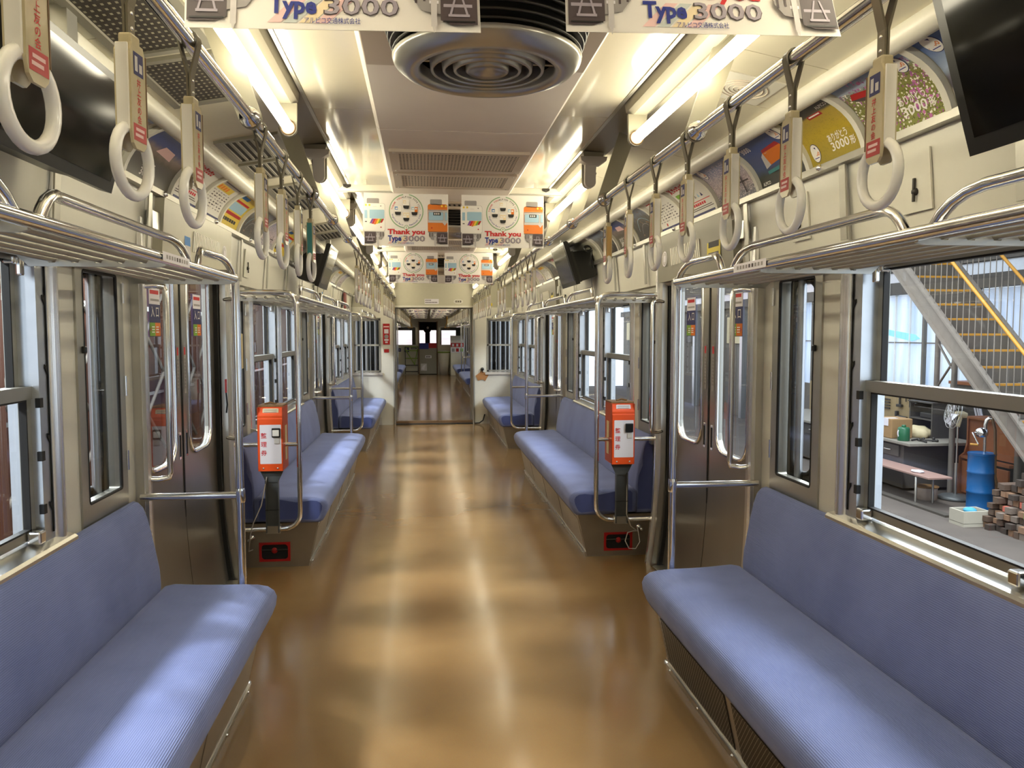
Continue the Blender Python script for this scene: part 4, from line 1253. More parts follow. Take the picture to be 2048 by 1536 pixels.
# ------------------------------------------------------------------ lamps
def lamp(s, y0, y1, label, cap):
    l = thing('fluorescent_lamp', label, 'lamp', (s * 0.665, (y0 + y1) / 2, 2.39), 'fluorescent tube lamps along the ceiling')
    mb = MB(s); mb.prism([(0.615, 2.39), (0.622, 2.355), (0.64, 2.338), (0.69, 2.338), (0.712, 2.352), (0.722, 2.387)], y0 - 0.06, y1 + 0.035); build('base', mb, lamp_base, l)
    mb = MB(s); mb.tube([(0.652, y0, 2.25), (0.652, y1, 2.25)], 0.0195, 16); build('tube', mb, tube_m, l)
    for yy in (y0 - 0.012, y1 - 0.006):
        pts = [(0.652 + 0.03 * math.cos(math.radians(a)), 2.25 + 0.03 * math.sin(math.radians(a))) for a in range(180, 361, 20)] + [(0.695, 2.34), (0.62, 2.34)]
        mb = MB(s); mb.extr([(x, yy, z) for x, z in pts], (0, 0.018, 0)); so = build('socket', mb, lamp_base, l)
    mb = MB(s); mb.tube([(0.652 + 0.024 * math.cos(2 * PI * k / 16), y1 - 0.012, 2.25 + 0.024 * math.sin(2 * PI * k / 16)) for k in range(16)], 0.004, 6, closed=True); build('socket_ring', mb, brown_edge, l)
    if cap:
        mb = MB(s); mb.extr([(0.60, y0 - 0.07, 2.365), (0.735, y0 - 0.07, 2.365), (0.73, y0 - 0.07, 2.345), (0.70, y0 - 0.07, 2.325), (0.635, y0 - 0.07, 2.325), (0.605, y0 - 0.07, 2.345)], (0, 0.05, 0)); ca = build('end_cap', mb, grey_pl, l)
        pts = [(0.654 + 0.027 * math.cos(math.radians(a)), 2.243 + 0.027 * math.sin(math.radians(a))) for a in range(180, 361, 20)] + [(0.681, 2.33), (0.627, 2.33)]
        mb = MB(s); mb.extr([(x, y0 - 0.055, z) for x, z in pts], (0, 0.03, 0)); build('cap_tongue', mb, grey_pl, ca)
    return l


LAMPS = [(-1.6, -0.4), (0.3, 1.5), (1.76, 2.95), (3.83, 4.98), (5.35, 6.5), (7.2, 8.35), (8.75, 9.9), (10.2, 11.3), (11.55, 12.6)]
LAMPS2 = [(14.0, 15.2), (16.2, 17.4), (18.4, 19.6), (20.6, 21.8), (22.8, 24.0), (25.0, 26.2)]
for s in (1, -1):
    for k, (a, b) in enumerate(LAMPS):
        lamp(s, a, b, '%s lamp of the %s row in this car, bare tube' % (ORD[k], SIDE[s]), k >= 3)
    for k, (a, b) in enumerate(LAMPS2):
        lamp(s, a, b, '%s lamp of the %s row in the next car, bare tube' % (ORD[k], SIDE[s]), False)


# ------------------------------------------------------------------ ceiling fans, vents, grilles
def fan(y):
    f = thing('ventilation_fan', 'round louvred ceiling fan with concentric rings', 'fan', (0, y, 2.315), 'round ceiling fans in the air duct')
    z0 = 2.315
    mb = MB(); mb.box(-0.33, 0.33, y - 0.40, y + 0.40, z0 - 0.010, z0 + 0.002); pl = build('mounting_plate', mb, vent_m, f)
    for ys in (y - 0.335, y + 0.335):
        for k in range(15):
            x = -0.21 + 0.03 * k; mb = MB(); mb.extr([(x - 0.007, ys - 0.028, z0 - 0.0115), (x + 0.005, ys - 0.028, z0 - 0.0115), (x + 0.010, ys + 0.028, z0 - 0.0115), (x - 0.002, ys + 0.028, z0 - 0.0115)], (0, 0, 0.004)); build('slot', mb, dark, pl)
    mb = MB(); mb.lathe([(0.285, z0 - 0.008 - z0), (0.28, -0.022), (0.262, -0.028), (0.258, -0.01)], (0, y, z0), 48); build('collar', mb, vent_m, f)
    mb = MB(); mb.lathe([(0.235, -0.02), (0.215, -0.10), (0.19, -0.11)], (0, y, z0), 40); build('drum', mb, dark, f)
    for k in range(5):
        r = 0.262 - 0.006 * k; z = -0.036 - 0.0175 * k
        mb = MB(); mb.lathe([(r - 0.03, z + 0.012), (r, z), (r + 0.002, z - 0.004), (r - 0.002, z - 0.006), (r - 0.032, z + 0.006)], (0, y, z0), 48); build('louvre', mb, fan_dark, f)
    mb = MB(); mb.lathe([(0.228, -0.118), (0.240, -0.122), (0.236, -0.134), (0.218, -0.150), (0.196, -0.158), (0.176, -0.156), (0.170, -0.146), (0.172, -0.118)], (0, y, z0), 56); build('rim', mb, fan_rim, f)
    for r in (0.142, 0.112, 0.084):
        mb = MB(); mb.lathe([(r + 0.008, -0.105), (r + 0.002, -0.150), (r - 0.004, -0.154), (r - 0.006, -0.148), (r, -0.105)], (0, y, z0), 44); build('grille_ring', mb, fan_rim, f)
    mb = MB(); mb.lathe([(0.056, -0.11), (0.055, -0.150), (0.05, -0.154), (0.046, -0.146), (0.0, -0.142)], (0, y, z0), 32); build('hub', mb, fan_rim, f)
    for k in range(6):
        a = PI / 3 * k; mb = MB(); mb.tube([(0.05 * math.cos(a), y + 0.05 * math.sin(a), z0 - 0.128), (0.175 * math.cos(a), y + 0.175 * math.sin(a), z0 - 0.128)], 0.004, 5); build('spoke', mb, fan_rim, f)
    return f


f0 = fan(2.0); f0['label'] = 'round louvred ceiling fan above the benches by the camera, between the hanging posters'
for y, l in ((-1.25, 'round louvred ceiling fan behind the camera'), (5.25, 'round louvred ceiling fan behind the second row of posters'), (8.45, 'round louvred ceiling fan behind the third row of posters'), (15.4, 'round ceiling fan of the next car by the gangway'), (19.8, 'round ceiling fan in the middle of the next car')):
    dup(f0, (0, y, 2.315), l)


def vent(y0, y1, label):
    v = thing('ceiling_vent', label, 'vent', (0, (y0 + y1) / 2, 2.315), 'perforated vents in the air duct')
    f = lambda a, b, d: (a, b, 2.302 + d)
    mb = MB(); plate_hole(mb, (-0.315, 0.315, y0, y1), (-0.275, 0.275, y0 + 0.04, y1 - 0.04), 0.01, f, 0.013); build('frame', mb, vent_m, v)
    mb = MB(); mb.box(-0.28, 0.28, y0 + 0.035, y1 - 0.035, 2.306, 2.315); build('perforated_plate', mb, vent_holes, v)
    for xx in (-0.295, 0.295):
        for yy in (y0 + 0.02, y1 - 0.02):
            mb = MB(); mb.ball((xx, yy, 2.302), 0.006, 0, 6, (1, 1, .5)); build('screw', mb, steel, v)


for k, y in enumerate((0.30, 3.50, 6.72, 9.95)):
    vent(y, y + 0.42, 'perforated beige duct vent, %s pair from the camera, nearer plate' % ORD[k]); vent(y + 0.48, y + 0.86, 'perforated beige duct vent, %s pair from the camera, further plate' % ORD[k])


def grille(x0, x1, y0, y1, label, holes):
    f = lambda a, b, d: (-a, b, 2.385 - 0.186 * (a - 0.74) - 0.012 + d)
    g = thing('air_grille', label, 'grille', (-(x0 + x1) / 2, (y0 + y1) / 2, 2.34), 'dark air grilles in the ceiling over the left bench')
    mb = MB(); plate_hole(mb, (x0, x1, y0, y1), (x0 + 0.025, x1 - 0.025, y0 + 0.025, y1 - 0.025), 0.006, f, 0.012); build('frame', mb, grille_grey, g)
    q = [f(x0 + 0.02, y0 + 0.02, 0.008), f(x1 - 0.02, y0 + 0.02, 0.008), f(x1 - 0.02, y1 - 0.02, 0.008), f(x0 + 0.02, y1 - 0.02, 0.008)]
    mb = MB(); mb.extr(q, (0, 0, 0.003)); build('backing', mb, ac_holes if holes else grille_dark, g)
    if not holes:
        n = 8
        for k in range(n):
            a = x0 + 0.03 + (x1 - x0 - 0.06) * k / (n - 1); mb = MB(); mb.extr([f(a - 0.005, y0 + 0.02, 0.001), f(a + 0.005, y0 + 0.02, 0.001), f(a + 0.005, y1 - 0.02, 0.001), f(a - 0.005, y1 - 0.02, 0.001)], (0, 0, 0.006)); build('slat', mb, grille_grey, g)


for k, (a, b, h) in enumerate(((2.00, 2.48, True), (2.52, 2.98, True), (3.50, 3.90, False), (3.95, 4.32, False), (4.55, 4.95, False), (5.0, 5.4, False), (6.1, 6.5, False), (6.6, 7.0, False))):
    grille(0.79, 1.06, a, b, '%s dark air grille from the camera, %s, ceiling over the left bench' % (ORD[k], 'perforated plate' if h else 'slotted plate'), h)
sp = thing('ceiling_speaker', 'round perforated speaker in the ceiling over the right bench', 'speaker', (0.93, 2.62, 2.345))
fz = lambda x: 2.385 - 0.186 * (x - 0.74) - 0.004
mb = MB(); mb.extr([(0.84, 2.50, fz(0.84)), (1.04, 2.50, fz(1.04)), (1.04, 2.74, fz(1.04)), (0.84, 2.74, fz(0.84))], (0, 0, 0.006)); build('plate', mb, cream, sp)
for k in range(5):
    r = 0.018 + 0.016 * k
    mb = MB(); mb.tube([(0.94 + r * math.cos(a), 2.62 + r * math.sin(a), fz(0.94 + r * math.cos(a)) - 0.001) for a in [2 * PI * i / 24 for i in range(24)]], 0.002, 4, closed=True); build('grille_ring', mb, vent_m, sp)

# ------------------------------------------------------------------ hanging posters
PW, PH = 0.49, 0.31


def train_front(p, x0, w, v0, v1, col, right):
    """one printed train front; x0..x0+w across, v0 foot of body, v1 roof"""
    h = v1 - v0
    p.rrect(x0 + 0.12 * w, x0 + 0.72 * w, v1 - 0.004, v1 + 0.028, 0.006, ink_grey)
    if right:
        p.rrect(x0, x0 + w, v0, v1, 0.012, ink_orange).layer().rect(x0 + 0.002, x0 + w, v0 + 0.34 * h, v1 - 0.21 * h, ink_lt).rect(x0 + 0.002, x0 + w, v1 - 0.23 * h, v1 - 0.20 * h, ink_white)
        p.rect(x0, x0 + w, v0, v0 + 0.02 * h, ink_dark)
        p.layer().rrect(x0 + 0.04 * w, x0 + 0.80 * w, v0 + 0.42 * h, v0 + 0.72 * h, 0.005, ink_grey).rect(x0 + 0.86 * w, x0 + w, v0 + 0.42 * h, v0 + 0.72 * h, ink_grey)
        p.layer().rrect(x0 + 0.055 * w, x0 + 0.785 * w, v0 + 0.43 * h, v0 + 0.71 * h, 0.005, ink_sky).rect(x0 + 0.875 * w, x0 + w, v0 + 0.43 * h, v0 + 0.71 * h, ink_sky)
        p.layer().rect(x0 + 0.28 * w, x0 + 0.66 * w, v0 + 0.60 * h, v0 + 0.71 * h, ink_black).poly([(x0 + 0.75 * w, v0 + 0.34 * h), (x0 + 0.86 * w, v0 + 0.24 * h), (x0 + 0.97 * w, v0 + 0.34 * h)], ink_lt)
        for k in range(3):
            p.layer().rect(x0 + (0.33 + 0.1 * k) * w, x0 + (0.39 + 0.1 * k) * w, v0 + 0.625 * h, v0 + 0.685 * h, ink_white)
        for k in (0.72, 0.92):
            p.disc(x0 + k * w, v1 - 0.07 * h, 0.006, 0.006, ink_yel, 12)
        p.disc(x0 + 0.2 * w, v0 + 0.15 * h, 0.004, 0.004, red, 8)
    else:
        p.rrect(x0 - 0.01, x0 + w, v0, v1, 0.012, ink_grey).layer().rrect(x0 - 0.009, x0 + w - 0.001, v0 + 0.001, v1 - 0.001, 0.012, ink_white).layer()
        p.rrect(x0 + 0.24 * w, x0 + 0.97 * w, v0 + 0.46 * h, v0 + 0.77 * h, 0.005, ink_sky).rect(x0, x0 + 0.14 * w, v0 + 0.46 * h, v0 + 0.75 * h, ink_sky)
        for k, m in enumerate((ink_purple, red_txt, ink_orange, ink_yel, ink_lime, red)):
            a = x0 + (0.36 + 0.1 * k) * w; d = 0.2 - 0.02 * abs(k - 2)
            p.poly([(a, v0 + 0.45 * h), (a - 0.11 * w, v0 + (0.45 - d) * h), (a - 0.01 * w, v0 + (0.45 - d) * h), (a + 0.1 * w, v0 + 0.45 * h)], m)
        for k in (0.08, 0.25):
            p.disc(x0 + k * w, v1 - 0.07 * h, 0.006, 0.006, ink_yel, 12)
        p.disc(x0 + 0.8 * w, v0 + 0.15 * h, 0.004, 0.004, red, 8).disc(x0 + 0.8 * w, v1 - 0.1 * h, 0.004, 0.004, ink_grey, 8)
        p.rect(x0 + 0.02 * w, x0 + 0.12 * w, v0 + 0.33 * h, v0 + 0.36 * h, ink_dark).rect(x0 + 0.4 * w, x0 + 0.6 * w, v0 + 0.87 * h, v0 + 0.88 * h, ink_lt)
    # running gear under the body
    b = x0 if not right else x0 + 0.0
    p.layer()
    m1 = x0 + (0.0 if not right else 0.46 * w); m2 = x0 + (0.55 * w if not right else w)
    p.poly([(m1, v0 - 0.002), (m2, v0 - 0.002), (m2, v0 - 0.062), (m2 - 0.02 * (0 if right else 1), v0 - 0.070), (m1 + 0.02 * (1 if right else 0), v0 - 0.070), (m1, v0 - 0.062)], ink_dark)
    n1, n2 = (x0 + 0.55 * w, x0 + 0.95 * w) if not right else (x0 + 0.05 * w, x0 + 0.46 * w)
    if not right:
        p.poly([(n1, v0 - 0.002), (n2, v0 - 0.002), (n2, v0 - 0.022), (n2 - 0.016, v0 - 0.044), (n1, v0 - 0.05)], ink_grey)
    else:
        p.poly([(n1, v0 - 0.002), (n2, v0 - 0.002), (n2, v0 - 0.05), (n1 + 0.016, v0 - 0.044), (n1, v0 - 0.022)], ink_grey)
    p.layer()
    c = n1 + 0.006 if not right else n2 - 0.016
    p.rect(c, c + 0.010, v0 - 0.075, v0 - 0.01, ink_lt).rect(c - 0.003, c + 0.013, v0 - 0.03, v0 - 0.024, label_w).poly([(c + 0.002, v0 - 0.075), (c + 0.008, v0 - 0.075), (c + 0.005, v0 - 0.088)], ink_lt)
    e1, e2 = (n2 - 0.022, n2 - 0.004) if not right else (n1 + 0.004, n1 + 0.022)
    p.rect(e1, e1 + 0.004, v0 - 0.03, v0 - 0.004, ink_dark).rect(e2 - 0.004, e2, v0 - 0.026, v0 - 0.004, ink_dark)
    p.rect(m1 + 0.005, m2 - 0.005, v0 - 0.036, v0 - 0.030, lilac)
    q = (m1 + m2) / 2
    p.layer()
    for sg in (-1, 1):
        p.poly([(q + sg * 0.016, v0 - 0.050), (q + sg * 0.012, v0 - 0.050), (q + sg * 0.003, v0 - 0.012), (q + sg * 0.006, v0 - 0.012)][::sg], lilac)
    p.rect(q - 0.018, q + 0.018, v0 - 0.055, v0 - 0.050, lilac).rect(m1 + 0.004, m2 - 0.004, v0 - 0.066, v0 - 0.063, ink_black)


def mini_train(p, u, v, m1, m2):
    p.rrect(u - 0.021, u + 0.021, v - 0.03, v + 0.026, 0.008, ink_lt).layer().rrect(u - 0.020, u + 0.020, v - 0.03, v + 0.025, 0.008, ink_white).layer()
    p.rect(u - 0.018, u - 0.001, v + 0.0, v + 0.018, m1).rect(u + 0.001, u + 0.018, v - 0.012, v + 0.018, m2).layer()
    p.rect(u - 0.014, u - 0.003, v + 0.003, v + 0.012, ink_white).rect(u + 0.003, u + 0.014, v + 0.003, v + 0.012, ink_white)
    p.poly([(u - 0.018, v - 0.012), (u + 0.018, v - 0.012), (u + 0.016, v - 0.026), (u + 0.010, v - 0.031), (u - 0.010, v - 0.031), (u - 0.016, v - 0.026)], ink_black).rect(u - 0.014, u + 0.014, v - 0.036, v - 0.034, ink_grey)


def curl(u, v, amt):
    return amt * max(0.0, (0.16 - v)) ** 1.5 * 3.0


def make_poster(name, label, amt):
    po = thing(name, label, 'poster', (0, 0, 0), 'posters hanging across the car')
    f = lambda u, v, h: (u, -h - curl(u, v, amt) * (0.3 + u), v + 0.0)
    mb = MB(); nu, nv = 10, 12; vs = []; fs = []
    for d in (0.0006, -0.0006):
        for j in range(nv + 1):
            for i in range(nu + 1):
                vs.append(f(PW * i / nu, PH * j / nv, d))
    m = (nu + 1) * (nv + 1)
    for j in range(nv):
        for i in range(nu):
            a = j * (nu + 1) + i
            fs.append((a, a + 1, a + nu + 2, a + nu + 1)); fs.append((m + a, m + a + nu + 1, m + a + nu + 2, m + a + 1))
    mb.add(vs, fs, 0, True); sh = build('sheet', mb, paper, po)
    p = Print(f, lift=0.0007); p.n = 2
    train_front(p, 0.004, 0.118, 0.082, 0.245, None, False); p.n = 2
    train_front(p, 0.370, 0.115, 0.082, 0.245, None, True); p.n = 2
    cu, cv = 0.245, 0.201
    p.arc(cu, cv, 0.094, 0.100, 100, 262, ink_green, 30).arc(cu, cv, 0.094, 0.100, -82, 80, ink_green, 30)
    p.disc(cu, cv - 0.094, 0.014, 0.014, ink_green).layer().disc(cu, cv - 0.094, 0.011, 0.011, ink_white).layer()
    p.rect(cu - 0.006, cu + 0.006, cv - 0.092, cv - 0.089, ink_green).rect(cu - 0.0015, cu + 0.0015, cv - 0.101, cv - 0.092, ink_green)
    p.arctext('THANK YOU', cu, cv, 0.078, 0.013, 142, 66, red_txt, 0.02).arctext('ALPICO TYPE', cu, cv, 0.078, 0.013, 72, 72, ink_black, 0.02).arctext('3000', cu, cv, 0.078, 0.013, 20, 26, ink_grey, 0.02)
    p.arctext('Highland Rail', cu, cv, 0.086, 0.012, 225, 66, blue_ink, 0.02, True).arctext('Kamikochi Line', cu, cv, 0.086, 0.012, 316, 66, blue_ink, 0.02, True)
    for u, v, a, b in ((0, 0.045, ink_paleyel, ink_white), (-0.048, 0.008, ink_blue2, ink_white), (0.048, 0.008, ink_sky, ink_orange), (0, -0.026, ink_paleyel, ink_paleyel)):
        p.n = 3; mini_train(p, cu + u, cv + v, a, b)
    p.n = 2
    for k, m_ in enumerate((ink_pink, ink_palegreen, ink_paleyel, ink_pink)):
        a = 0.135 + 0.026 * k; p.poly([(a, 0.012), (a + 0.022, 0.012), (a + 0.066, 0.058), (a + 0.044, 0.058)], m_)
    p.n = 4
    p.text('Thank you', cu, 0.069, 0.040, red_txt, 0.036, 'CENTER', 0.215)
    p.text('Type', 0.138, 0.0295, 0.043, blue_ink, 0.036, 'LEFT', 0.078)
    p.text('3000', 0.225, 0.0285, 0.045, ink_dark, 0.026, 'LEFT', 0.128); p.layer().text('3000', 0.2262, 0.0293, 0.0445, lilac, 0.012, 'LEFT', 0.1256)
    p.text('アルピコ交通株式会社', 0.195, 0.0115, 0.0125, blue_ink, 0.004, 'LEFT', 0.094)
    p.build('print', sh)
    return po


posterA = make_poster('hanging_poster', 'thank-you train poster hanging across the car, front row, left of the fan', 0.35)
posterA.location = (-0.556, 1.385, 2.006); ORG[posterA.name] = Vector(posterA.location)
posterB = make_poster('hanging_poster', 'poster', 0.0)
POS = [(0.088, 1.385, 2.03, 'thank-you train poster hanging across the car, front row, right of the fan')]
posterB.location = (-0.508, 4.6, 2.012); posterB['label'] = 'thank-you train poster hanging across the car, second row, left one'
dup(posterA, (0.086, 1.385, 2.027), 'thank-you train poster hanging across the car, front row, right of the fan')
dup(posterB, (0.060, 4.6, 2.008), 'thank-you train poster hanging across the car, second row, right one')
dup(posterB, (-0.512, 7.88, 2.008), 'thank-you train poster hanging across the car, third row, left one')
dup(posterB, (0.048, 7.88, 2.005), 'thank-you train poster hanging across the car, third row, right one')
for k, y in enumerate((14.7, 17.2, 19.7, 22.2, 24.7, 27.0)):
    for x, l in ((-0.55, 'left'), (0.05, 'right')):
        dup(posterB, (x, y, 2.02), 'thank-you train poster in the next car, %s row past the gangway, %s one' % (ORD[k], l))


def poster_bar(y, z, label):
    b = thing('poster_bar', label, 'poster bar', (0, y, z), 'poster bars across the ceiling')
    mb = MB(); mb.bbox(-0.655, 0.655, y - 0.012, y + 0.012, z, z + 0.036, 0.003); ba = build('bar', mb, cream, b)
    mb = MB(); mb.box(-0.655, 0.655, y - 0.003, y + 0.003, z - 0.008, z); build('clip_strip', mb, alu, b)
    for x in (-0.60, -0.12, 0.08, 0.56):
        mb = MB(); mb.box(x - 0.022, x + 0.022, y - 0.02, y - 0.011, z + 0.022, z + 0.034).tube([(x - 0.02, y - 0.018, z + 0.022), (x, y - 0.02, z + 0.014), (x + 0.02, y - 0.018, z + 0.022)], 0.004, 5); build('spring_clip', mb, tool_dark, b)
    for x in (-0.5, 0.5):
        mb = MB(); mb.box(x - 0.01, x + 0.01, y - 0.006, y + 0.006, z + 0.03, 2.395); build('hanger', mb, cream, b)


for k, y in enumerate((1.385, 4.6, 7.88)):
    poster_bar(y, 2.325, 'cream bar that holds the %s row of hanging posters' % ORD[k])
for k, y in enumerate((14.7, 17.2, 19.7, 22.2, 24.7, 27.0)):
    poster_bar(y, 2.335, 'poster bar in the next car, %s past the gangway' % ORD[k])

# ------------------------------------------------------------------ adverts on the curved beds
CL = 0.242      # length of the bed along its curve


def advert(s, ya, yb, kind, label):
    w = yb - ya
    ad = thing('side_poster', label, 'poster', (s * 1.26, (ya + yb) / 2, 2.12), 'posters on the curved beds over the windows')
    def f(u, v, h):
        t = max(0.0, min(1.0, v / CL)); x, z = cove(t, 0.003 + h)
        return (x, yb - u, z) if s > 0 else (-x, ya + u, z)
    vs, fs, uv = [], [], []
    n = 10
    for d in (0.0, -0.002):
        for j in range(n + 1):
            for i in (0, 1):
                vs.append(f(w * i, CL * j / n, d)); uv.append((w * i / CL, j / n))
    for j in range(n):
        a = 2 * j; fs.append((a, a + 1, a + 3, a + 2)); b = 2 * (n + 1) + a; fs.append((b, b + 2, b + 3, b + 1))
    mb = MB(); mb.add(vs, fs, 0, True, uv)
    m = {'camp': plain_white, 'text': plain_white, 'notice': plain_white, 'yellow': plain_yel}.get(kind) or PIC[kind]
    sh = build('sheet', mb, m, ad)
    p = Print(f, lift=0.0008)
    def egg(u, v):
        p = Print(f, lift=0.0008); p.disc(u, v, 0.030, 0.037, navy, 24).layer().disc(u, v, 0.0275, 0.0345, ink_white, 24).layer()
        p.poly([(u - 0.012, v + 0.022), (u + 0.012, v + 0.022), (u + 0.009, v + 0.008), (u - 0.009, v + 0.008)], navy); p.text('3000', u, v - 0.012, 0.021, ink_orange, 0.02, 'CENTER', 0.046).rect(u - 0.016, u + 0.016, v - 0.021, v - 0.018, blue_ink); p.build('emblem', sh)
    def thanks(u, v, ink):
        p = Print(f, lift=0.0012); p.text('ありがとう', u, v + 0.036, 0.034, ink, 0.02, 'LEFT', 0.125, 1.0, 0.05); p.text('3000', u, v, 0.044, ink, 0.016, 'LEFT', 0.115, 1.0, 0.05).text('形', u + 0.122, v, 0.032, ink, 0.02); p.build('lettering', sh)
    def word(t, u, v, sz, ink, b):
        p = Print(f, lift=0.0012); p.text(t, u, v, sz, ink, b); p.build('lettering', sh)
    if kind == 'cosmos':
        egg(w - 0.07, 0.20); thanks(w - 0.19, 0.035, ink_white); word('ALPICO', 0.02, 0.012, 0.02, navy, 0.02)
        p.n = 1; p.poly([(0.03, 0.165), (0.14, 0.15), (0.14, 0.175), (0.05, 0.188)], red).poly([(0.05, 0.152), (0.14, 0.128), (0.14, 0.150), (0.03, 0.165)], ink_dark).poly([(0.02, 0.0), (0.10, 0.0), (0.13, 0.11), (0.11, 0.12)], ink_lt)
    elif kind == 'field':
        egg(0.05, 0.05); thanks(w - 0.185, 0.03, ink_white); word('ALPICO', w - 0.1, 0.205, 0.02, ink_white, 0.02)
        p.n = 1; p.rect(0.15, 0.24, 0.178, 0.195, red).layer().rect(0.16, 0.23, 0.185, 0.191, ink_white)
    elif kind == 'mountain':
        egg(0.05, 0.205); thanks(0.03, 0.03, blue_ink)
    elif kind == 'sky':
        egg(w - 0.06, 0.205); word('ALPICO', 0.02, 0.012, 0.02, ink_white, 0.02)
        word('3000', 0.03, 0.185, 0.04, ink_white, 0.012)
        p.poly([(0.10, 0.075), (0.15, 0.085), (0.15, 0.15), (0.12, 0.135)], ink_lt).poly([(0.15, 0.085), (0.31, 0.10), (0.31, 0.155), (0.15, 0.15)], ink_orange).poly([(0.15, 0.15), (0.31, 0.155), (0.30, 0.175), (0.16, 0.165)], red).layer()
        for k in range(5):
            p.rect(0.165 + 0.028 * k, 0.185 + 0.028 * k, 0.12, 0.145, ink_sky)
        p.poly([(0.108, 0.10), (0.145, 0.108), (0.145, 0.14), (0.122, 0.128)], ink_sky).poly([(0.1, 0.05), (0.31, 0.06), (0.31, 0.075), (0.1, 0.065)], teal_card)
    elif kind == 'sakura':
        egg(0.05, 0.2); p.n = 1; p.rect(w - 0.12, w - 0.11, 0.02, 0.11, ink_dark).rect(w - 0.16, w - 0.06, 0.07, 0.078, ink_dark)
    elif kind == 'brown':
        thanks(0.06 if s > 0 else w - 0.36, 0.02, ink_white); p.n = 1; p.poly([(w * .35, 0.14), (w * .7, 0.13), (w * .66, 0.175), (w * .42, 0.18)], ink_pink)
    elif kind == 'dark':
        p.n = 1; p.arc(w * .5, -0.02, 0.12, 0.126, 30, 150, ink_grey, 16).arc(w * .5, -0.02, 0.17, 0.175, 30, 150, ink_sky, 16)
    elif kind == 'camp':
        word('X', 0.03, 0.19, 0.05, red_txt, 0.06)
        for k in range(6):
            p.rect(0.08 + 0.035 * k, 0.106 + 0.035 * k, 0.192, 0.222 - 0.006 * (k % 2), red_txt); p.layer().rect(0.086 + 0.035 * k, 0.098 + 0.035 * k, 0.2, 0.208, plain_white); p.n = 1
        p.rrect(0.03, 0.10, 0.14, 0.168, 0.005, ink_lime if s > 0 else ink_yel).rrect(0.13, 0.165, 0.13, 0.168, 0.008, ink_blue2).rrect(0.19, 0.225, 0.125, 0.165, 0.008, ink_sky)
        for k in range(7):
            p.poly([(0.04 + 0.045 * k, 0.10), (0.068 + 0.045 * k, 0.10), (0.054 + 0.045 * k, 0.125)], (navy, ink_grey, ink_sky)[k % 3])
        p.rect(0.03, w - 0.04, 0.078, 0.082, red_txt)
        for k in range(9):
            p.rect(0.06 + 0.03 * k, 0.082 + 0.03 * k, 0.055, 0.07, red_txt if k > 1 else ink_dark)
        p.rect(0.03, w - 0.05, 0.042, 0.046, ink_dark).rect(0.03, w - 0.03, 0.032, 0.036, ink_dark).rect(0, w, 0.0, 0.016, navy)
    elif kind in ('text', 'notice'):
        p.n = 1
        if kind == 'notice':
            p.rect(0.03, w - 0.08, 0.165, 0.205, plain_yel).layer()
            for k in range(4):
                p.rect(0.06 + 0.045 * k, 0.09 + 0.045 * k, 0.172, 0.198, ink_orange)
            p.rect(0.05, w - 0.03, 0.222, 0.226, ink_dark)
        else:
            p.rect(0.04, 0.2, 0.205, 0.212, red_txt)
        for k in range(7):
            q = 0.15 - 0.017 * k
            for j in range(7):
                p.rect(0.03 + 0.048 * j, 0.066 + 0.048 * j - 0.008 * ((j * 7 + k * 3) % 4), q, q + 0.006, ink_dark if k % 3 else ink_grey)
        p.rect(0, w, 0.0, 0.016, navy).disc(w * .28, 0.03, 0.012, 0.010, red, 10)
    elif kind == 'yellow':
        p.n = 1; p.rect(0.02, w - 0.02, 0.07, 0.09, red).rect(0.05, w - 0.05, 0.1, 0.16, ink_sky).rect(0.06, 0.2, 0.2, 0.225, ink_blue2).rect(0.04, w - 0.06, 0.165, 0.18, red_txt).layer().rect(0.09, 0.2, 0.11, 0.15, ink_grey)
        for k in range(6):
            p.rect(0.03 + 0.05 * k, 0.07 + 0.05 * k, 0.03, 0.05, ink_black)
    if p.mats:
        p.build('print', sh)
    return ad


nd = {1: 0, -1: 0}


def divider(s, y):
    d = MB(s); a = [cove(t / 8, 0.001) for t in range(9)]; b = [cove(t / 8, 0.020) for t in range(9)]
    d.prism(a + b[::-1], y - 0.013, y + 0.013)
    o = build('poster_divider', d, cream, None, (s * 1.26, y, 2.12)); nd[s] += 1; tag(o, '%s curved cream divider rib from the camera on the %s poster bed' % (ORD[nd[s] - 1], SIDE[s]), 'divider', 'divider ribs between the side posters')


KL = {'mountain': 'mountain view poster with blue sky', 'cosmos': 'pink cosmos flower field poster with a red train', 'field': 'golden rice field poster', 'sky': 'orange train under deep blue sky poster', 'sakura': 'pale cherry blossom poster',
      'camp': 'white campaign poster with a red X', 'text': 'white text notice poster', 'notice': 'white notice poster with a yellow heading', 'yellow': 'yellow picture poster', 'dark': 'dark photo poster', 'brown': 'brown and blue train poster'}
ADR = [(1.08, 1.58, 'sakura'), (1.61, 2.01, 'mountain'), (2.045, 2.43, 'cosmos'), (2.465, 2.805, 'field'), (2.835, 3.24, 'sky'), (3.275, 3.715, 'sakura'), (3.75, 4.19, 'camp'), (4.225, 4.645, 'text'), (4.68, 5.15, 'dark'),
       (5.2, 5.66, 'brown'), (5.7, 6.2, 'dark'), (7.2, 7.66, 'sky'), (7.7, 8.15, 'camp'), (8.2, 8.65, 'dark'), (8.7, 9.15, 'notice'), (9.2, 9.7, 'sakura'), (9.8, 10.3, 'dark'), (10.4, 10.9, 'brown')]
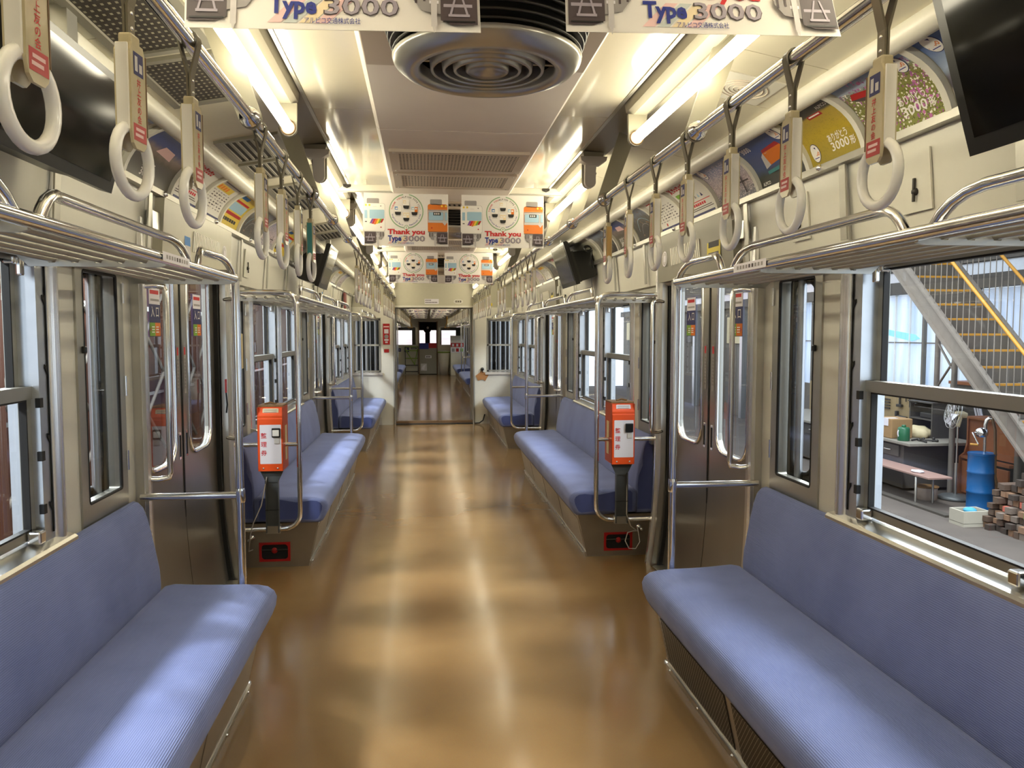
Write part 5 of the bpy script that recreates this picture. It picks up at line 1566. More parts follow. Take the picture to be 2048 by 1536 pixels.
ADL = [(2.52, 3.05, 'dark'), (3.12, 3.63, 'brown'), (3.665, 4.05, 'camp'), (4.085, 4.47, 'notice'), (4.505, 4.90, 'yellow'), (4.935, 5.46, 'dark'), (5.5, 5.98, 'sakura'), (6.0, 6.5, 'yellow'), (7.5, 8.0, 'dark'), (8.05, 8.5, 'camp'), (8.55, 9.0, 'sky'), (9.05, 9.5, 'dark'), (9.6, 10.1, 'notice'), (10.2, 10.7, 'sakura')]
for s, L in ((1, ADR), (-1, ADL)):
    for k, (a, b, kd) in enumerate(L):
        advert(s, a, b, kd, '%s, %s on the %s bed' % (KL[kd], ORD[k], SIDE[s]))
        if k == 0 or abs(L[k - 1][1] - a) < 0.2:
            divider(s, a - 0.017)
        if k == len(L) - 1 or abs(L[k + 1][0] - b) > 0.2:
            divider(s, b + 0.017)


# ------------------------------------------------------------------ information screens
def monitor(s, y0, y1, top, bot, label, cable_y):
    m = thing('screen_monitor', label, 'monitor', (s * top[0], (y0 + y1) / 2, bot[1]), 'black information screens')
    T, B = Vector((top[0], top[1])), Vector((bot[0], bot[1])); d = (B - T).normalized(); n = Vector((-d.y, d.x))
    n = n if n.x > 0 else -n
    P = lambda t, o: tuple(T + d * (t * (B - T).length) + n * o)
    mb = MB(s); mb.prism([P(0, 0), P(1, 0), P(1, 0.035), P(0.03, 0.04), P(0, 0.03)], y0, y1); build('case', mb, black, m)
    mb = MB(s); mb.prism([P(0.06, -0.002), P(0.90, -0.002), P(0.90, 0.002), P(0.06, 0.002)], y0 + 0.03, y1 - 0.03); build('screen', mb, screen, m)
    mb = MB(s); mb.prism([P(0.25, 0.035), P(0.97, 0.035), P(0.97, 0.06), P(0.25, 0.06)], y0 + 0.02, y1 - 0.02); build('rear_bezel', mb, grille_dark, m)
    o = lambda t, q: P(t, 0.06 + q)
    pr = [o(0.27, 0.0), o(0.96, 0.0), o(0.96, 0.12), o(0.93, 0.145), o(0.40, 0.145), o(0.34, 0.125), o(0.32, 0.10)]
    mb = MB(s); mb.prism(pr, y0 + 0.03, y1 - 0.03); build('housing', mb, black, m)
    c = T + n * 0.03
    mb = MB(s); mb.box(c.x + 0.01, c.x + 0.05, (y0 + y1) / 2 - 0.03, (y0 + y1) / 2 + 0.03, c.y - 0.05, 2.36); build('hanger', mb, steel, m)
    return m


monitor(1, 1.08, 1.75, (1.03, 2.30), (1.145, 1.925), 'large black screen over the right rack beside the camera', 0)
monitor(-1, 1.80, 2.46, (1.01, 2.215), (1.092, 1.918), 'large black screen over the left rack beside the camera, glossy face', 0)
monitor(1, 6.5, 7.15, (1.01, 2.274), (1.13, 1.915), 'black screen over the right rack by the middle bench', 0)
monitor(-1, 6.85, 7.42, (0.955, 2.27), (1.07, 1.905), 'black screen over the left rack by the middle bench', 0)
for s, y in ((1, 6.42), (-1, 6.75)):
    mb = MB(s); q = []
    for k in range(26):
        a = k * 0.75; q.append((1.20 + 0.03 * math.cos(a), y - 0.003 * k, 2.22 + 0.02 * math.sin(a) - 0.001 * k))
    mb.tube(q + [(1.22, y - 0.08, 2.13), (1.25, y - 0.02, 2.05)], 0.005, 6)
    o = build('cable_coil', mb, black, None, (s * 1.2, y, 2.15)); tag(o, '%s coil of black cable hanging by the screen over the middle bench' % SIDE[s], 'cable')
# boxes and grilles above the doors
for s in (1, -1):
    for yc, nm in ((4.10, 'first'), (9.04, 'second')):
        b = thing('door_panel_box', '%s grey louvred panel over the %s doorway' % (SIDE[s], nm), 'panel', (s * 1.31, yc, 1.83), 'louvred panels over the doorways')
        mb = MB(s); mb.prism([(1.300, 1.815), (1.280, 2.09), (1.33, 2.09), (1.36, 1.815)], yc - 0.56, yc + 0.62); build('cover', mb, grille_grey if s > 0 else cream_d, b)
        X = lambda z: 1.300 - 0.02 * (z - 1.815) / 0.275
        for k in range(18):
            yy = yc - 0.12 + 0.027 * k
            mb = MB(s); mb.extr([(X(1.87) - 0.001, yy - 0.008, 1.90), (X(1.87) - 0.001, yy + 0.008, 1.90), (X(2.0) - 0.001, yy + 0.008, 2.0), (X(2.0) - 0.001, yy - 0.008, 2.0)], (-0.006, 0, 0)); build('louvre', mb, white_pl if s < 0 else cream, b)
        Xs = s * (X(1.95) - 0.003)
        pr = Print(lambda u, v, h: (Xs - s * h, yc + 0.47 - s * u, 1.95 + v)); pr.arc(0, 0, 0.038, 0.046, 0, 360, label_w).disc(0, 0, 0.03, 0.036, ink_lt).layer().rect(-0.016, -0.006, -0.018, 0.018, label_w).rect(0.0, 0.016, -0.018, 0.018, label_w); pr.build('round_mark', b)
        Xs2 = s * (X(1.90) - 0.004)
        if s > 0:
            pr = Print(lambda u, v, h: (Xs2 - s * h, yc - 0.32 - s * u, 1.93 + v)); pr.rect(-0.09, 0.09, -0.055, 0.055, yellow_st).layer().rect(-0.07, 0.07, 0.005, 0.035, ink_black).rect(-0.07, 0.07, -0.035, -0.02, ink_dark); pr.build('yellow_notice', b)
        else:
            pr = Print(lambda u, v, h: (Xs2 - s * h, yc - 0.21 - s * u, 1.94 + v)); pr.rect(-0.05, 0.04, -0.09, 0.07, ink_blue2).layer().rect(-0.05, 0.04, -0.09, -0.02, ink_lt); pr.build('picture_label', b)
# small access hatch with a wing bolt in the header
for s, y in ((1, 2.22), (1, 2.95), (-1, 5.3)):
    h = thing('access_hatch', '%s cream header hatch with a wing bolt, %s' % (SIDE[s], {2.22: 'beside the big screen', 2.95: 'under the train poster', 5.3: 'over the middle bench'}[y]), 'hatch', (s * 1.32, y, 1.95))
    mb = MB(s); mb.prism([(1.330, 1.87), (1.314, 2.05), (1.32, 2.05), (1.336, 1.87)], y - 0.07, y + 0.07); build('lid', mb, cream, h)
    mb = MB(s); mb.ball((1.322, y, 1.93), 0.012, 0, 8); mb.box(1.314, 1.320, y - 0.004, y + 0.004, 1.90, 1.97); build('wing_bolt', mb, tool_dark, h)

# ------------------------------------------------------------------ notices by the gangway
e = YE - 0.002
n = thing('emergency_notice', 'red and white emergency notice on the pier beside the gangway', 'sign', (-0.775, e, 1.2))
mb = MB(); mb.box(-0.83, -0.72, e - 0.006, e, 1.32, 1.66).box(-0.815, -0.735, e - 0.006, e, 1.19, 1.245); bd = build('board', mb, red, n)
pr = Print(lambda u, v, h: (-0.775 + u, e - 0.006 - h, 1.5 + v)); pr.rect(-0.035, 0.035, 0.0, 0.07, label_w).disc(0, -0.05, 0.035, 0.035, ink_grey, 14).rect(-0.035, 0.035, -0.12, -0.09, label_w).rect(-0.02, 0.02, -0.155, -0.13, label_w).rect(-0.045, 0.045, 0.1, 0.12, ink_pink); pr.build('print', bd)
n = thing('lintel_notice', 'white two-line notice on the lintel over the gangway', 'sign', (-0.05, e, 1.99))
pr = Print(lambda u, v, h: (-0.04 + u, e - h, 2.025 + v)); pr.rect(-0.11, 0.12, -0.04, 0.04, label_w).layer()
for k in range(10):
    pr.rect(-0.10 + 0.02 * k, -0.087 + 0.02 * k, -0.025, -0.008, ink_dark)
for k in range(5):
    pr.rect(-0.10 + 0.02 * k, -0.087 + 0.02 * k, 0.01, 0.025, ink_dark)
pr.build('print', n)
n = thing('oval_emblem', 'small oval emblem on the lintel over the gangway', 'emblem', (0.40, e, 2.02))
pr = Print(lambda u, v, h: (0.40 + u, e - h, 2.025 + v)); pr.disc(0, 0, 0.075, 0.036, label_w).layer().disc(0, 0, 0.068, 0.03, cream_d).layer().rect(-0.045, -0.025, -0.014, 0.014, ink_dark).disc(0, 0, 0.014, 0.014, ink_dark, 12).rect(0.025, 0.045, -0.014, 0.014, ink_dark); pr.build('print', n)
n = thing('paper_tag', 'torn brown paper tag tied to a knob, right of the gangway', 'tag', (0.78, e, 0.73))
mb = MB(); mb.extr([(0.68, e - 0.01, 0.80), (0.78, e - 0.014, 0.88), (0.90, e - 0.01, 0.82), (0.84, e - 0.008, 0.71), (0.80, e - 0.012, 0.74), (0.72, e - 0.008, 0.72)], (0, 0.004, 0)); build('paper', mb, brown_tag, n)
mb = MB(); mb.ball((0.79, e - 0.02, 0.91), 0.03, 0, 10); mb.tube([(0.79, e - 0.03, 0.90), (0.80, e - 0.03, 0.85)], 0.006, 5); build('knob', mb, black, n)
mb = MB(); mb.tube([(0.66, e - 0.03, 0.012), (0.74, e - 0.05, 0.02), (0.80, e - 0.03, 0.06), (0.83, e - 0.02, 0.16)], 0.012, 6)
o = build('floor_cable', mb, black, None, (0.72, e, 0)); tag(o, 'black cable looping up from the floor right of the gangway', 'cable')
n = thing('side_notice', 'dark red narrow notice on the left wall over the end rack', 'sign', (-1.28, 11.3, 1.83))
mb = MB(); mb.box(-1.297, -1.285, 11.2, 11.5, 1.84, 2.08); build('board', mb, red_dark, n)
n = thing('yellow_notice', 'small yellow notice near the rail end, left of the gangway', 'sign', (-0.92, e, 2.08))
mb = MB(); mb.box(-0.98, -0.88, e - 0.004, e, 2.08, 2.14); build('board', mb, yellow_st, n)
n = thing('yellow_notice', 'small yellow and red notice right of the gangway lintel', 'sign', (0.93, e, 1.95))
mb = MB(); mb.box(0.87, 0.96, e - 0.004, e, 1.955, 2.0).box(0.87, 0.93, e - 0.004, e, 2.02, 2.05).box(0.87, 0.93, e - 0.004, e, 2.07, 2.10); build('board', mb, yellow_st, n)
n = thing('door_switch_box', 'cream plastic switch box hanging by a wire at the left first doorway', 'box', (-1.30, 4.95, 1.3))
mb = MB(); mb.bbox(-1.325, -1.29, 4.93, 4.985, 1.28, 1.50, 0.006); build('box', mb, label_cream, n)
mb = MB(); mb.tube([(-1.31, 4.955, 1.50), (-1.305, 4.95, 1.62), (-1.31, 4.955, 1.73)], 0.006, 6); build('wire', mb, steel, n)
n = thing('red_tag', 'small red tag on the left first doorway post', 'tag', (-1.33, 4.72, 1.15))
mb = MB(); mb.box(-1.336, -1.331, 4.70, 4.73, 1.15, 1.23); build('plate', mb, red, n)
mb = MB(); mb.tube([(-1.333, 4.715, 1.15), (-1.328, 4.715, 1.08), (-1.333, 4.712, 1.03)], 0.005, 5); build('cord', mb, black, n)

# ------------------------------------------------------------------ driver's end of the next car
YC = Y2E
root = struct('wall_cab', 'cream cab wall of the next car with two windows and a centre doorway', 'wall')
for a, b, z0, z1 in ((-1.42, -1.20, 0, 2.46), (-1.20, -0.44, 0, 1.06), (-1.20, -0.44, 1.76, 2.46), (-0.44, -0.36, 0, 2.46), (-0.36, 0.32, 1.92, 2.46), (0.32, 0.40, 0, 2.46), (0.40, 1.20, 0, 1.06), (0.40, 1.20, 1.76, 2.46), (1.20, 1.42, 0, 2.46)):
    mb = MB(); mb.box(a, b, YC, YC + 0.06, z0, z1); build('panel', mb, cream_d, root)
for a, b in ((-0.37, -0.335), (0.295, 0.33)):
    mb = MB(); mb.box(a, b, YC - 0.02, YC + 0.07, 0, 1.94); build('door_post', mb, brown_edge, root)
for a, b in ((-1.20, -0.44), (0.40, 1.20)):
    cnt['window'] += 1
    w = struct('window_%d' % cnt['window'], '%s window of the cab wall in the next car' % ('left' if a < 0 else 'right'), 'window')
    mb = MB(); mb.box(a, a + 0.03, YC - 0.01, YC + 0.04, 1.06, 1.76).box(b - 0.03, b, YC - 0.01, YC + 0.04, 1.06, 1.76).box(a, b, YC - 0.01, YC + 0.04, 1.73, 1.76).box(a, b, YC - 0.01, YC + 0.04, 1.06, 1.09); build('window_frame', mb, alu, w)
    mb = MB(); mb.add([(a, YC + 0.02, 1.06), (b, YC + 0.02, 1.06), (b, YC + 0.02, 1.76), (a, YC + 0.02, 1.76)], [(0, 1, 2, 3)]); build('pane', mb, glass, w)
gt = thing('cab_gate', 'grey metal lower gate in the cab doorway, notice and silver patch on it', 'gate', (-0.02, YC, 0))
mb = MB(); mb.bbox(-0.335, 0.29, YC - 0.02, YC + 0.02, 0.02, 1.02, 0.006); g = build('panel', mb, grille_grey, gt)
pr = Print(lambda u, v, h: (-0.02 + u, YC - 0.021 - h, v), lift=0.002); pr.rect(-0.10, 0.12, 0.60, 0.70, label_w).rect(-0.27, -0.05, 0.14, 0.40, ink_lt).layer()
for k in range(3):
    pr.rect(-0.07 + 0.055 * k, -0.035 + 0.055 * k, 0.62, 0.68, ink_dark)
pr.poly([(-0.25, 0.2), (-0.15, 0.17), (-0.1, 0.36), (-0.2, 0.32)], label_w); pr.build('notice', g)
for nm, c, x0, x1, z0, lbl in (('folded_cloth', blue_ink, -0.34, 0.0, 0.93, 'blue cloth folded over the cab gate'), ('folded_cloth', red, 0.0, 0.29, 0.97, 'red cloth folded over the cab gate')):
    mb = MB(); nn = 8
    prof = [(YC - 0.035, z0), (YC - 0.04, 1.10), (YC - 0.02, 1.15), (YC + 0.02, 1.15), (YC + 0.04, 1.10), (YC + 0.035, z0 + 0.05), (YC + 0.025, z0 + 0.05), (YC + 0.028, 1.02), (YC - 0.028, 1.02), (YC - 0.025, z0)]
    mb.extr([(x0, y, z) for y, z in prof], (x1 - x0, 0, 0)); o = build(nm, mb, c, None, ((x0 + x1) / 2, YC, z0)); tag(o, lbl, 'cloth')
fw = struct('wall_cab_front', 'dark front wall of the cab with bright windows', 'wall')
for a, b, z0, z1 in ((-1.42, 1.42, -0.2, 1.0), (-1.42, 1.42, 1.62, 2.5), (-0.62, -0.34, 1.0, 1.62), (-0.12, 0.06, 1.0, 1.62), (0.30, 0.50, 1.0, 1.62), (-1.42, -1.25, 1.0, 1.62), (1.05, 1.42, 1.0, 1.62)):
    mb = MB(); mb.box(a, b, YC + 1.3, YC + 1.36, z0, z1); build('panel', mb, dark, fw)
mb = MB(); mb.box(-1.42, -1.38, YC + 0.06, YC + 1.3, -0.2, 2.5).box(1.38, 1.42, YC + 0.06, YC + 1.3, -0.2, 2.5).box(-1.42, 1.42, YC + 0.06, YC + 1.3, 2.44, 2.5).box(-1.42, 1.42, YC + 0.06, YC + 1.3, -0.25, -0.2); build('cab_lining', mb, brown_edge, fw)
hd = thing('round_black_fitting', 'round black fitting with a painted light reflection behind the cab doorway', 'lamp', (-0.04, YC + 1.2, 1.6))
mb = MB(); mb.lathe([(0.0, 0.0), (0.14, 0.01), (0.15, 0.05), (0.13, 0.1)], (-0.04, YC + 1.15, 1.66), 20, axis='y'); build('housing', mb, black, hd)
mb = MB(); mb.ball((-0.02, YC + 1.14, 1.72), 0.05, 0, 10, (1, .3, 1)); build('lens', mb, white_pl, hd)  # white ball stands in for the light reflection on the black disc
fb = thing('fare_box', 'tall cream fare box with red and white panels at the right of the cab', 'fare box', (0.98, YC - 0.6, 0))
mb = MB(); mb.bbox(0.78, 1.3, YC - 0.75, YC - 0.35, 0.0, 0.80, 0.01); build('body', mb, cream, fb)
mb = MB(); mb.extr([(0.78, YC - 0.75, 0.80), (0.78, YC - 0.35, 0.80), (0.78, YC - 0.35, 1.42), (0.78, YC - 0.45, 1.42), (0.78, YC - 0.75, 1.25)], (0.5, 0, 0)); hd2 = build('head', mb, grey_pl, fb)
pr = Print(lambda u, v, h: (0.78 + u, YC - 0.752 - h, 0.80 + v), lift=0.003); pr.rect(0, 0.5, 0.02, 0.20, label_w).rect(0, 0.5, 0.22, 0.36, red).layer()
for k in range(3):
    pr.rect(0.05 + 0.15 * k, 0.12 + 0.15 * k, 0.24, 0.33, label_w).rect(0.04 + 0.15 * k, 0.14 + 0.15 * k, 0.05, 0.17, (ink_grey, red, ink_lime)[k])
pr.build('fare_panel', hd2)
gg = thing('folding_gate', 'green edged folding barrier standing against the cab wall, left', 'barrier', (-0.65, YC - 0.15, 0))
for k, z in enumerate((0.10, 0.33, 0.58, 0.86, 1.0)):
    mb = MB(); mb.box(-0.86, -0.38, YC - 0.14, YC - 0.12, z, z + 0.035); build('rail', mb, tape_green if k > 1 else tool_dark, gg)
for x in (-0.86, -0.40):
    mb = MB(); mb.box(x, x + 0.025, YC - 0.15, YC - 0.11, 0.03, 1.03); build('post', mb, tool_dark, gg)
for a, b in (((-0.86, 0.95), (-0.5, 0.36)), ((-0.40, 0.95), (-0.52, 0.36))):
    mb = MB(); mb.tube([(a[0], YC - 0.16, a[1]), (b[0], YC - 0.16, b[1])], 0.018, 6); build('brace', mb, tape_green, gg)
cc = thing('covered_bin', 'pale cloth-covered bin with a green band at the right of the cab doorway', 'bin', (0.55, YC - 0.25, 0))
mb = MB(); mb.lathe([(0.0, 0.0), (0.16, 0.0), (0.215, 0.80), (0.22, 0.86), (0.0, 0.88)], (0.55, YC - 0.3, 0.0), 18); cb = build('cover', mb, cream, cc)
mb = MB(); mb.lathe([(0.215, 0.80), (0.225, 0.80), (0.23, 0.85), (0.22, 0.85)], (0.55, YC - 0.3, 0.0), 18); build('band', mb, tape_green, cc)
for k, (x0, x1, z0, z1, m, lbl) in enumerate(((-0.88, -0.71, 0.82, 1.0, navy, 'blue wheelchair sticker on the cab wall'), (-1.10, -1.0, 0.84, 0.96, navy, 'small dark sticker left on the cab wall'), (-0.64, -0.44, 0.93, 0.99, ink_black, 'dark lettering strip under the left cab window'))):
    o = thing('wall_sticker', lbl, 'sticker', ((x0 + x1) / 2, YC, z0))
    pr = Print(lambda u, v, h: (u, YC - 0.001 - h, v), lift=0.002); pr.rect(x0, x1, z0, z1, m).layer()
    if k == 0:
        pr.disc(x0 + 0.07, z1 - 0.04, 0.016, 0.016, ink_white, 10).arc(x0 + 0.08, z0 + 0.06, 0.03, 0.042, 150, 350, ink_white, 12).poly([(x0 + 0.06, z1 - 0.06), (x0 + 0.085, z1 - 0.06), (x0 + 0.13, z0 + 0.04), (x0 + 0.11, z0 + 0.035)], ink_white)
    else:
        pr.rect(x0 + 0.02, x1 - 0.03, (z0 + z1) / 2 - 0.01, (z0 + z1) / 2 + 0.01, ink_lt)
    pr.build('print', o)
mb = MB(); mb.box(-6, 6, 34.0, 34.05, -1, 4.5); sbuild('wall_shutter', mb, glow_white, 'bright translucent shutter at the far end of the shed', 'wall')

# ------------------------------------------------------------------ the shed outside the windows
GZ = -1.0
mb = MB(); mb.box(-12, 12, -4, 36, GZ - 0.1, GZ); sbuild('ground', mb, concrete, 'stained concrete shed floor outside the train', 'ground')
ws = struct('wall_shed', 'grey shed wall with tall translucent sheets behind the workbench', 'wall')
XS = 9.3
mb = MB(); mb.box(XS, XS + 0.1, -4, 36, GZ, 0.28); build('dado', mb, shed_grey, ws)
y = 2.4
k = 0
while y < 19.4:
    mb = MB(); mb.box(XS + 0.02, XS + 0.04, y + 0.015, y + 0.455, 0.28, 1.31); build('translucent_sheet', mb, backlit, ws)
    mb = MB(); mb.box(XS + 0.02, XS + 0.04, y + 0.015, y + 0.455, 1.33, 2.26); build('translucent_sheet', mb, backlit, ws)
    w = 0.05 if k % 3 == 0 else 0.012
    mb = MB(); mb.box(XS - w, XS + 0.05, y - w / 2, y + w / 2 + 0.004, 0.28, 2.27); build('mullion', mb, shed_grey if k % 3 == 0 else white_pl, ws)
    y += 0.47; k += 1
mb = MB(); mb.box(XS - 0.01, XS + 0.05, 2.4, 19.6, 1.31, 1.33); build('joint_strip', mb, shed_grey, ws)
mb = MB(); mb.box(XS - 0.15, XS + 0.1, -4, 36, 2.27, 2.50); build('beam', mb, bench_dark, ws)
mb = MB(); mb.box(XS - 0.02, XS + 0.1, -4, 36, 2.50, 2.72); build('fascia', mb, silver_body, ws)
mb = MB(); mb.box(XS - 0.12, XS + 0.1, -4, 36, 2.72, 2.86); build('beam', mb, bench_dark, ws)
mb = MB()
for i in range(400):
    yy = -4 + 0.1 * i
    mb.add([(XS, yy, 2.86), (XS - 0.03, yy + 0.05, 2.86), (XS - 0.03, yy + 0.05, 5.2), (XS, yy, 5.2)], [(0, 1, 2, 3)]); mb.add([(XS - 0.03, yy + 0.05, 2.86), (XS, yy + 0.1, 2.86), (XS, yy + 0.1, 5.2), (XS - 0.03, yy + 0.05, 5.2)], [(0, 1, 2, 3)])
o = build('corrugated_sheet', mb, shed_grey, ws); o['kind'] = 'stuff'
mb = MB(); mb.box(XS, XS + 0.1, 19.6, 36, 0.28, 2.27); build('cladding', mb, shed_grey, ws)
for k in range(8):
    yy = 19.7 + 2.0 * k
    mb = MB(); mb.box(XS - 0.2, XS, yy, yy + 0.18, GZ, 2.27); build('column', mb, silver_body if k % 2 else stair_steel, ws)
    mb = MB(); mb.box(XS - 0.06, XS, yy + 0.5, yy + 1.5, 1.2, 2.0); build('wall_panel', mb, (bench_dark, label_cream, stair_steel)[k % 3], ws)
bl = thing('blue_sheeting', 'pale blue sheet bundled outside, showing through the translucent wall', 'sheet', (9.33, 14.6, 1.6))
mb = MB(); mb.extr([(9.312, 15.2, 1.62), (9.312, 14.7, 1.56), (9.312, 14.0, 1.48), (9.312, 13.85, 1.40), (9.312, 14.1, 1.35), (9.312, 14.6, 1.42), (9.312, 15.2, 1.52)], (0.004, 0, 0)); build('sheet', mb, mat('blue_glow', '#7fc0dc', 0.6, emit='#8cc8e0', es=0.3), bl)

# west side: rust red lattice wall and another stainless train further on
wl = struct('wall_shed_west', 'rust red steel wall with lattice bracing on the other side of the train', 'wall')
mb = MB(); mb.box(-5.2, -5.1, -4, 36, GZ, 3.4); build('sheet', mb, rust_wall, wl)
for k in range(9):
    yy = 3.4 + 1.9 * k
    mb = MB(); mb.box(-5.0, -4.86, yy, yy + 0.14, GZ, 3.4); build('column', mb, rust_wall, wl)
    for a, b in ((0.0, 1.4), (1.4, 2.8)):
        for q in (0, 1):
            mb = MB(); p0, p1 = (yy + 0.1, yy + 1.9) if q else (yy + 1.9, yy + 0.1)
            mb.tube([(-4.93, p0, -0.6 + a), (-4.93, p1, -0.6 + b)], 0.035, 4); build('brace', mb, stair_steel, wl)
    mb = MB(); mb.box(-4.98, -4.9, yy + 0.3, yy + 1.4, 1.88, 1.96); build('white_band', mb, white_pl, wl)
mb = MB(); mb.box(-4.98, -4.94, 2, 30, 0.42, 0.47); build('pipe_rail', mb, silver_body, wl)

# stair
st = thing('steel_stair', 'grey steel stair with yellow nosings and yellow handrails outside the right window', 'stair', (7.9, 9.0, GZ))
N0, N1 = -3, 15
for n in range(N0, N1):
    yy, zz = 11.35 - 0.25 * n, 2.40 - 0.226 * n
    mb = MB(); mb.box(7.5, 8.32, yy, yy + 0.26, zz - 0.045, zz - 0.005); t = build('tread', mb, stair_steel, st)
    mb = MB(); mb.bbox(7.5, 8.32, yy - 0.012, yy + 0.03, zz - 0.03, zz + 0.004, 0.006); build('nosing', mb, yel_rail, t)
    mb = MB(); mb.box(7.5, 8.32, yy + 0.24, yy + 0.25, zz - 0.05, zz + 0.20); build('riser', mb, riser_m, t)
for x in (7.44, 8.32):
    mb = MB(); a, b = N0 - 0.5, N1 + 0.0
    P = lambda n, dz: (x, 11.35 - 0.25 * n + 0.1, 2.40 - 0.226 * n + dz)
    mb.extr([P(a, 0.12), P(b, 0.12), P(b, -0.20), P(a, -0.20)], (0.05, 0, 0)); sr = build('stringer', mb, stair_steel, st)
    mb = MB(); mb.extr([P(a, 0.14), P(b, 0.14), P(b, 0.10), P(a, 0.10)], (-0.05 if x < 8 else 0.06, 0, 0)); mb.extr([P(a, -0.18), P(b, -0.18), P(b, -0.22), P(a, -0.22)], (-0.05 if x < 8 else 0.06, 0, 0)); build('flange', mb, stair_steel, sr)
    mb = MB(); mb.tube([(x + 0.02, 11.35 - 0.25 * a + 0.1, 2.40 - 0.226 * a + 1.02), (x + 0.02, 11.35 - 0.25 * b + 0.1, 2.40 - 0.226 * b + 1.02)], 0.024, 8); build('handrail', mb, yel_rail, st)
    for i in range(2 * N0, 2 * N1 + 1):
        n = i / 2.0
        mb = MB(); yy, zz = 11.45 - 0.25 * n, 2.40 - 0.226 * n; mb.tube([(x + 0.02, yy, zz), (x + 0.02, yy, zz + 1.02)], 0.007, 5); build('baluster', mb, stair_steel, st)
for x, y0 in ((7.95, 11.0), (8.0, 9.72), (8.3, 11.9)):
    mb = MB(); mb.tube([(x, y0, GZ), (x, y0, 2.40 - 0.226 * (11.35 - y0) / 0.25 - 0.1)], 0.045, 10); o = build('support_post', mb, stair_steel, st)
mb = MB(); mb.tube([(7.98, 11.0, 0.85), (8.3, 11.9, 1.35)], 0.02, 6); build('cross_brace', mb, stair_steel, st)
mb = MB(); mb.tube([(7.98, 11.0, 1.15), (8.3, 11.9, 0.6)], 0.02, 6); build('cross_brace', mb, stair_steel, st)

# tool board and tools
tb = thing('tool_board', 'pale plywood tool board behind the workbench', 'board', (8.5, 13.3, -0.4))
mb = MB(); mb.box(8.50, 8.53, 12.2, 16.5, -0.45, 0.44); build('board', mb, ply, tb)
mb = MB(); mb.box(8.47, 8.56, 13.95, 14.05, -1.0, 0.44).box(8.50, 8.56, 12.2, 12.26, -1.0, -0.45); build('edge_post', mb, bench_dark, tb)


def tool(name, label, parts, at):
    t = thing(name, label, 'tool', at, 'tools hanging on the board')
    for nm, mb, m in parts:
        build(nm, mb, m, t)


XT = 8.47
mb = MB(); mb.tube([(XT, 13.135, 0.40), (XT, 13.135, 0.20)], 0.018, 6); m2 = MB(); m2.bbox(XT - 0.03, XT + 0.02, 13.06, 13.21, 0.16, 0.21, 0.008)
tool('hammer', 'small hammer hanging head down on the board', [('handle', mb, tool_dark), ('head', m2, tool_dark)], (XT, 13.13, 0.3))
mb = MB(); mb.box(XT, XT + 0.015, 12.59, 12.65, 0.16, 0.42); m2 = MB(); m2.lathe([(0.0, 0), (0.06, 0.0), (0.06, 0.02), (0.0, 0.02)], (XT, 12.61, 0.12), 12, axis='x')
tool('spanner', 'big spanner hanging on the board', [('shank', mb, tool_dark), ('jaw', m2, tool_dark)], (XT, 12.62, 0.25))
mb = MB(); mb.tube([(XT, 12.92, -0.02), (XT, 13.20, -0.01)], 0.022, 6); m2 = MB(); m2.bbox(XT - 0.03, XT + 0.03, 13.19, 13.24, -0.10, 0.08, 0.01)
tool('hammer', 'hammer lying level on two hooks of the board', [('handle', mb, tool_dark), ('head', m2, tool_dark)], (XT, 13.05, 0.0))
mb = MB(); mb.tube([(XT, 12.43 + 0.03 * math.cos(2 * PI * k / 12), 0.22 + 0.06 * math.sin(2 * PI * k / 12)) for k in range(12)], 0.012, 5, closed=True); m2 = MB(); m2.tube([(XT, 12.42, 0.16), (XT, 12.45, 0.02), (XT, 12.41, -0.06)], 0.018, 6)
tool('clamp', 'dark clamp with a ring handle at the edge of the board', [('ring', mb, tool_dark), ('jaw', m2, tool_dark)], (XT, 12.43, 0.1))
for k, (yy, z0, z1) in enumerate(((12.955, 0.27, 0.36), (12.85, 0.18, 0.36), (12.74, 0.26, 0.38))):
    mb = MB(); mb.tube([(XT, yy, z0), (XT, yy, z1)], 0.009, 6); m2 = MB(); m2.tube([(XT, yy, z1), (XT, yy, z1 + 0.07)], 0.016, 6)
    tool('screwdriver', '%s small driver hanging on the board between hammer and spanner' % ORD[k], [('blade', mb, tool_dark), ('grip', m2, bench_dark)], (XT, yy, z0))
for k in range(4):
    zz = 0.26 - 0.055 * k; mb = MB(); mb.box(XT, XT + 0.02, 13.45, 13.85, zz, zz + 0.02)
    tool('file', '%s steel file of the level row on the board, counted from the top' % ORD[k], [('blade', mb, tool_dark)], (XT, 13.65, zz))
for k in range(6):
    yy = 13.42 + 0.075 * k; mb = MB(); mb.tube([(XT, yy, -0.28), (XT, yy, -0.12)], 0.008, 5)
    tool('drill_rod', '%s thin rod of the row standing low on the board' % ORD[k], [('rod', mb, tool_dark)], (XT, yy, -0.28))

# workbench with things on it
wb = thing('workbench', 'dark steel workbench with drawers under the tool board', 'workbench', (7.9, 13.5, GZ))
mb = MB(); mb.bbox(7.28, 8.46, 11.05, 16.5, -0.25, -0.20, 0.01); build('top', mb, bench_top, wb)
mb = MB(); mb.box(7.36, 8.44, 11.3, 16.4, -0.95, -0.25); build('body', mb, bench_dark, wb)
for k in range(5):
    yy = 11.4 + 0.62 * k; mb = MB(); mb.bbox(7.33, 7.36, yy, yy + 0.56, -0.46, -0.28, 0.006); dr = build('drawer', mb, bench_dark, wb)
    mb = MB(); mb.tube([(7.325, yy + 0.2, -0.37), (7.305, yy + 0.22, -0.37), (7.305, yy + 0.34, -0.37), (7.325, yy + 0.36, -0.37)], 0.01, 5); build('pull', mb, steel, dr)
bx = thing('cardboard_box', 'cardboard drink box with a tap and a white paper on the workbench', 'box', (7.55, 11.75, -0.2))
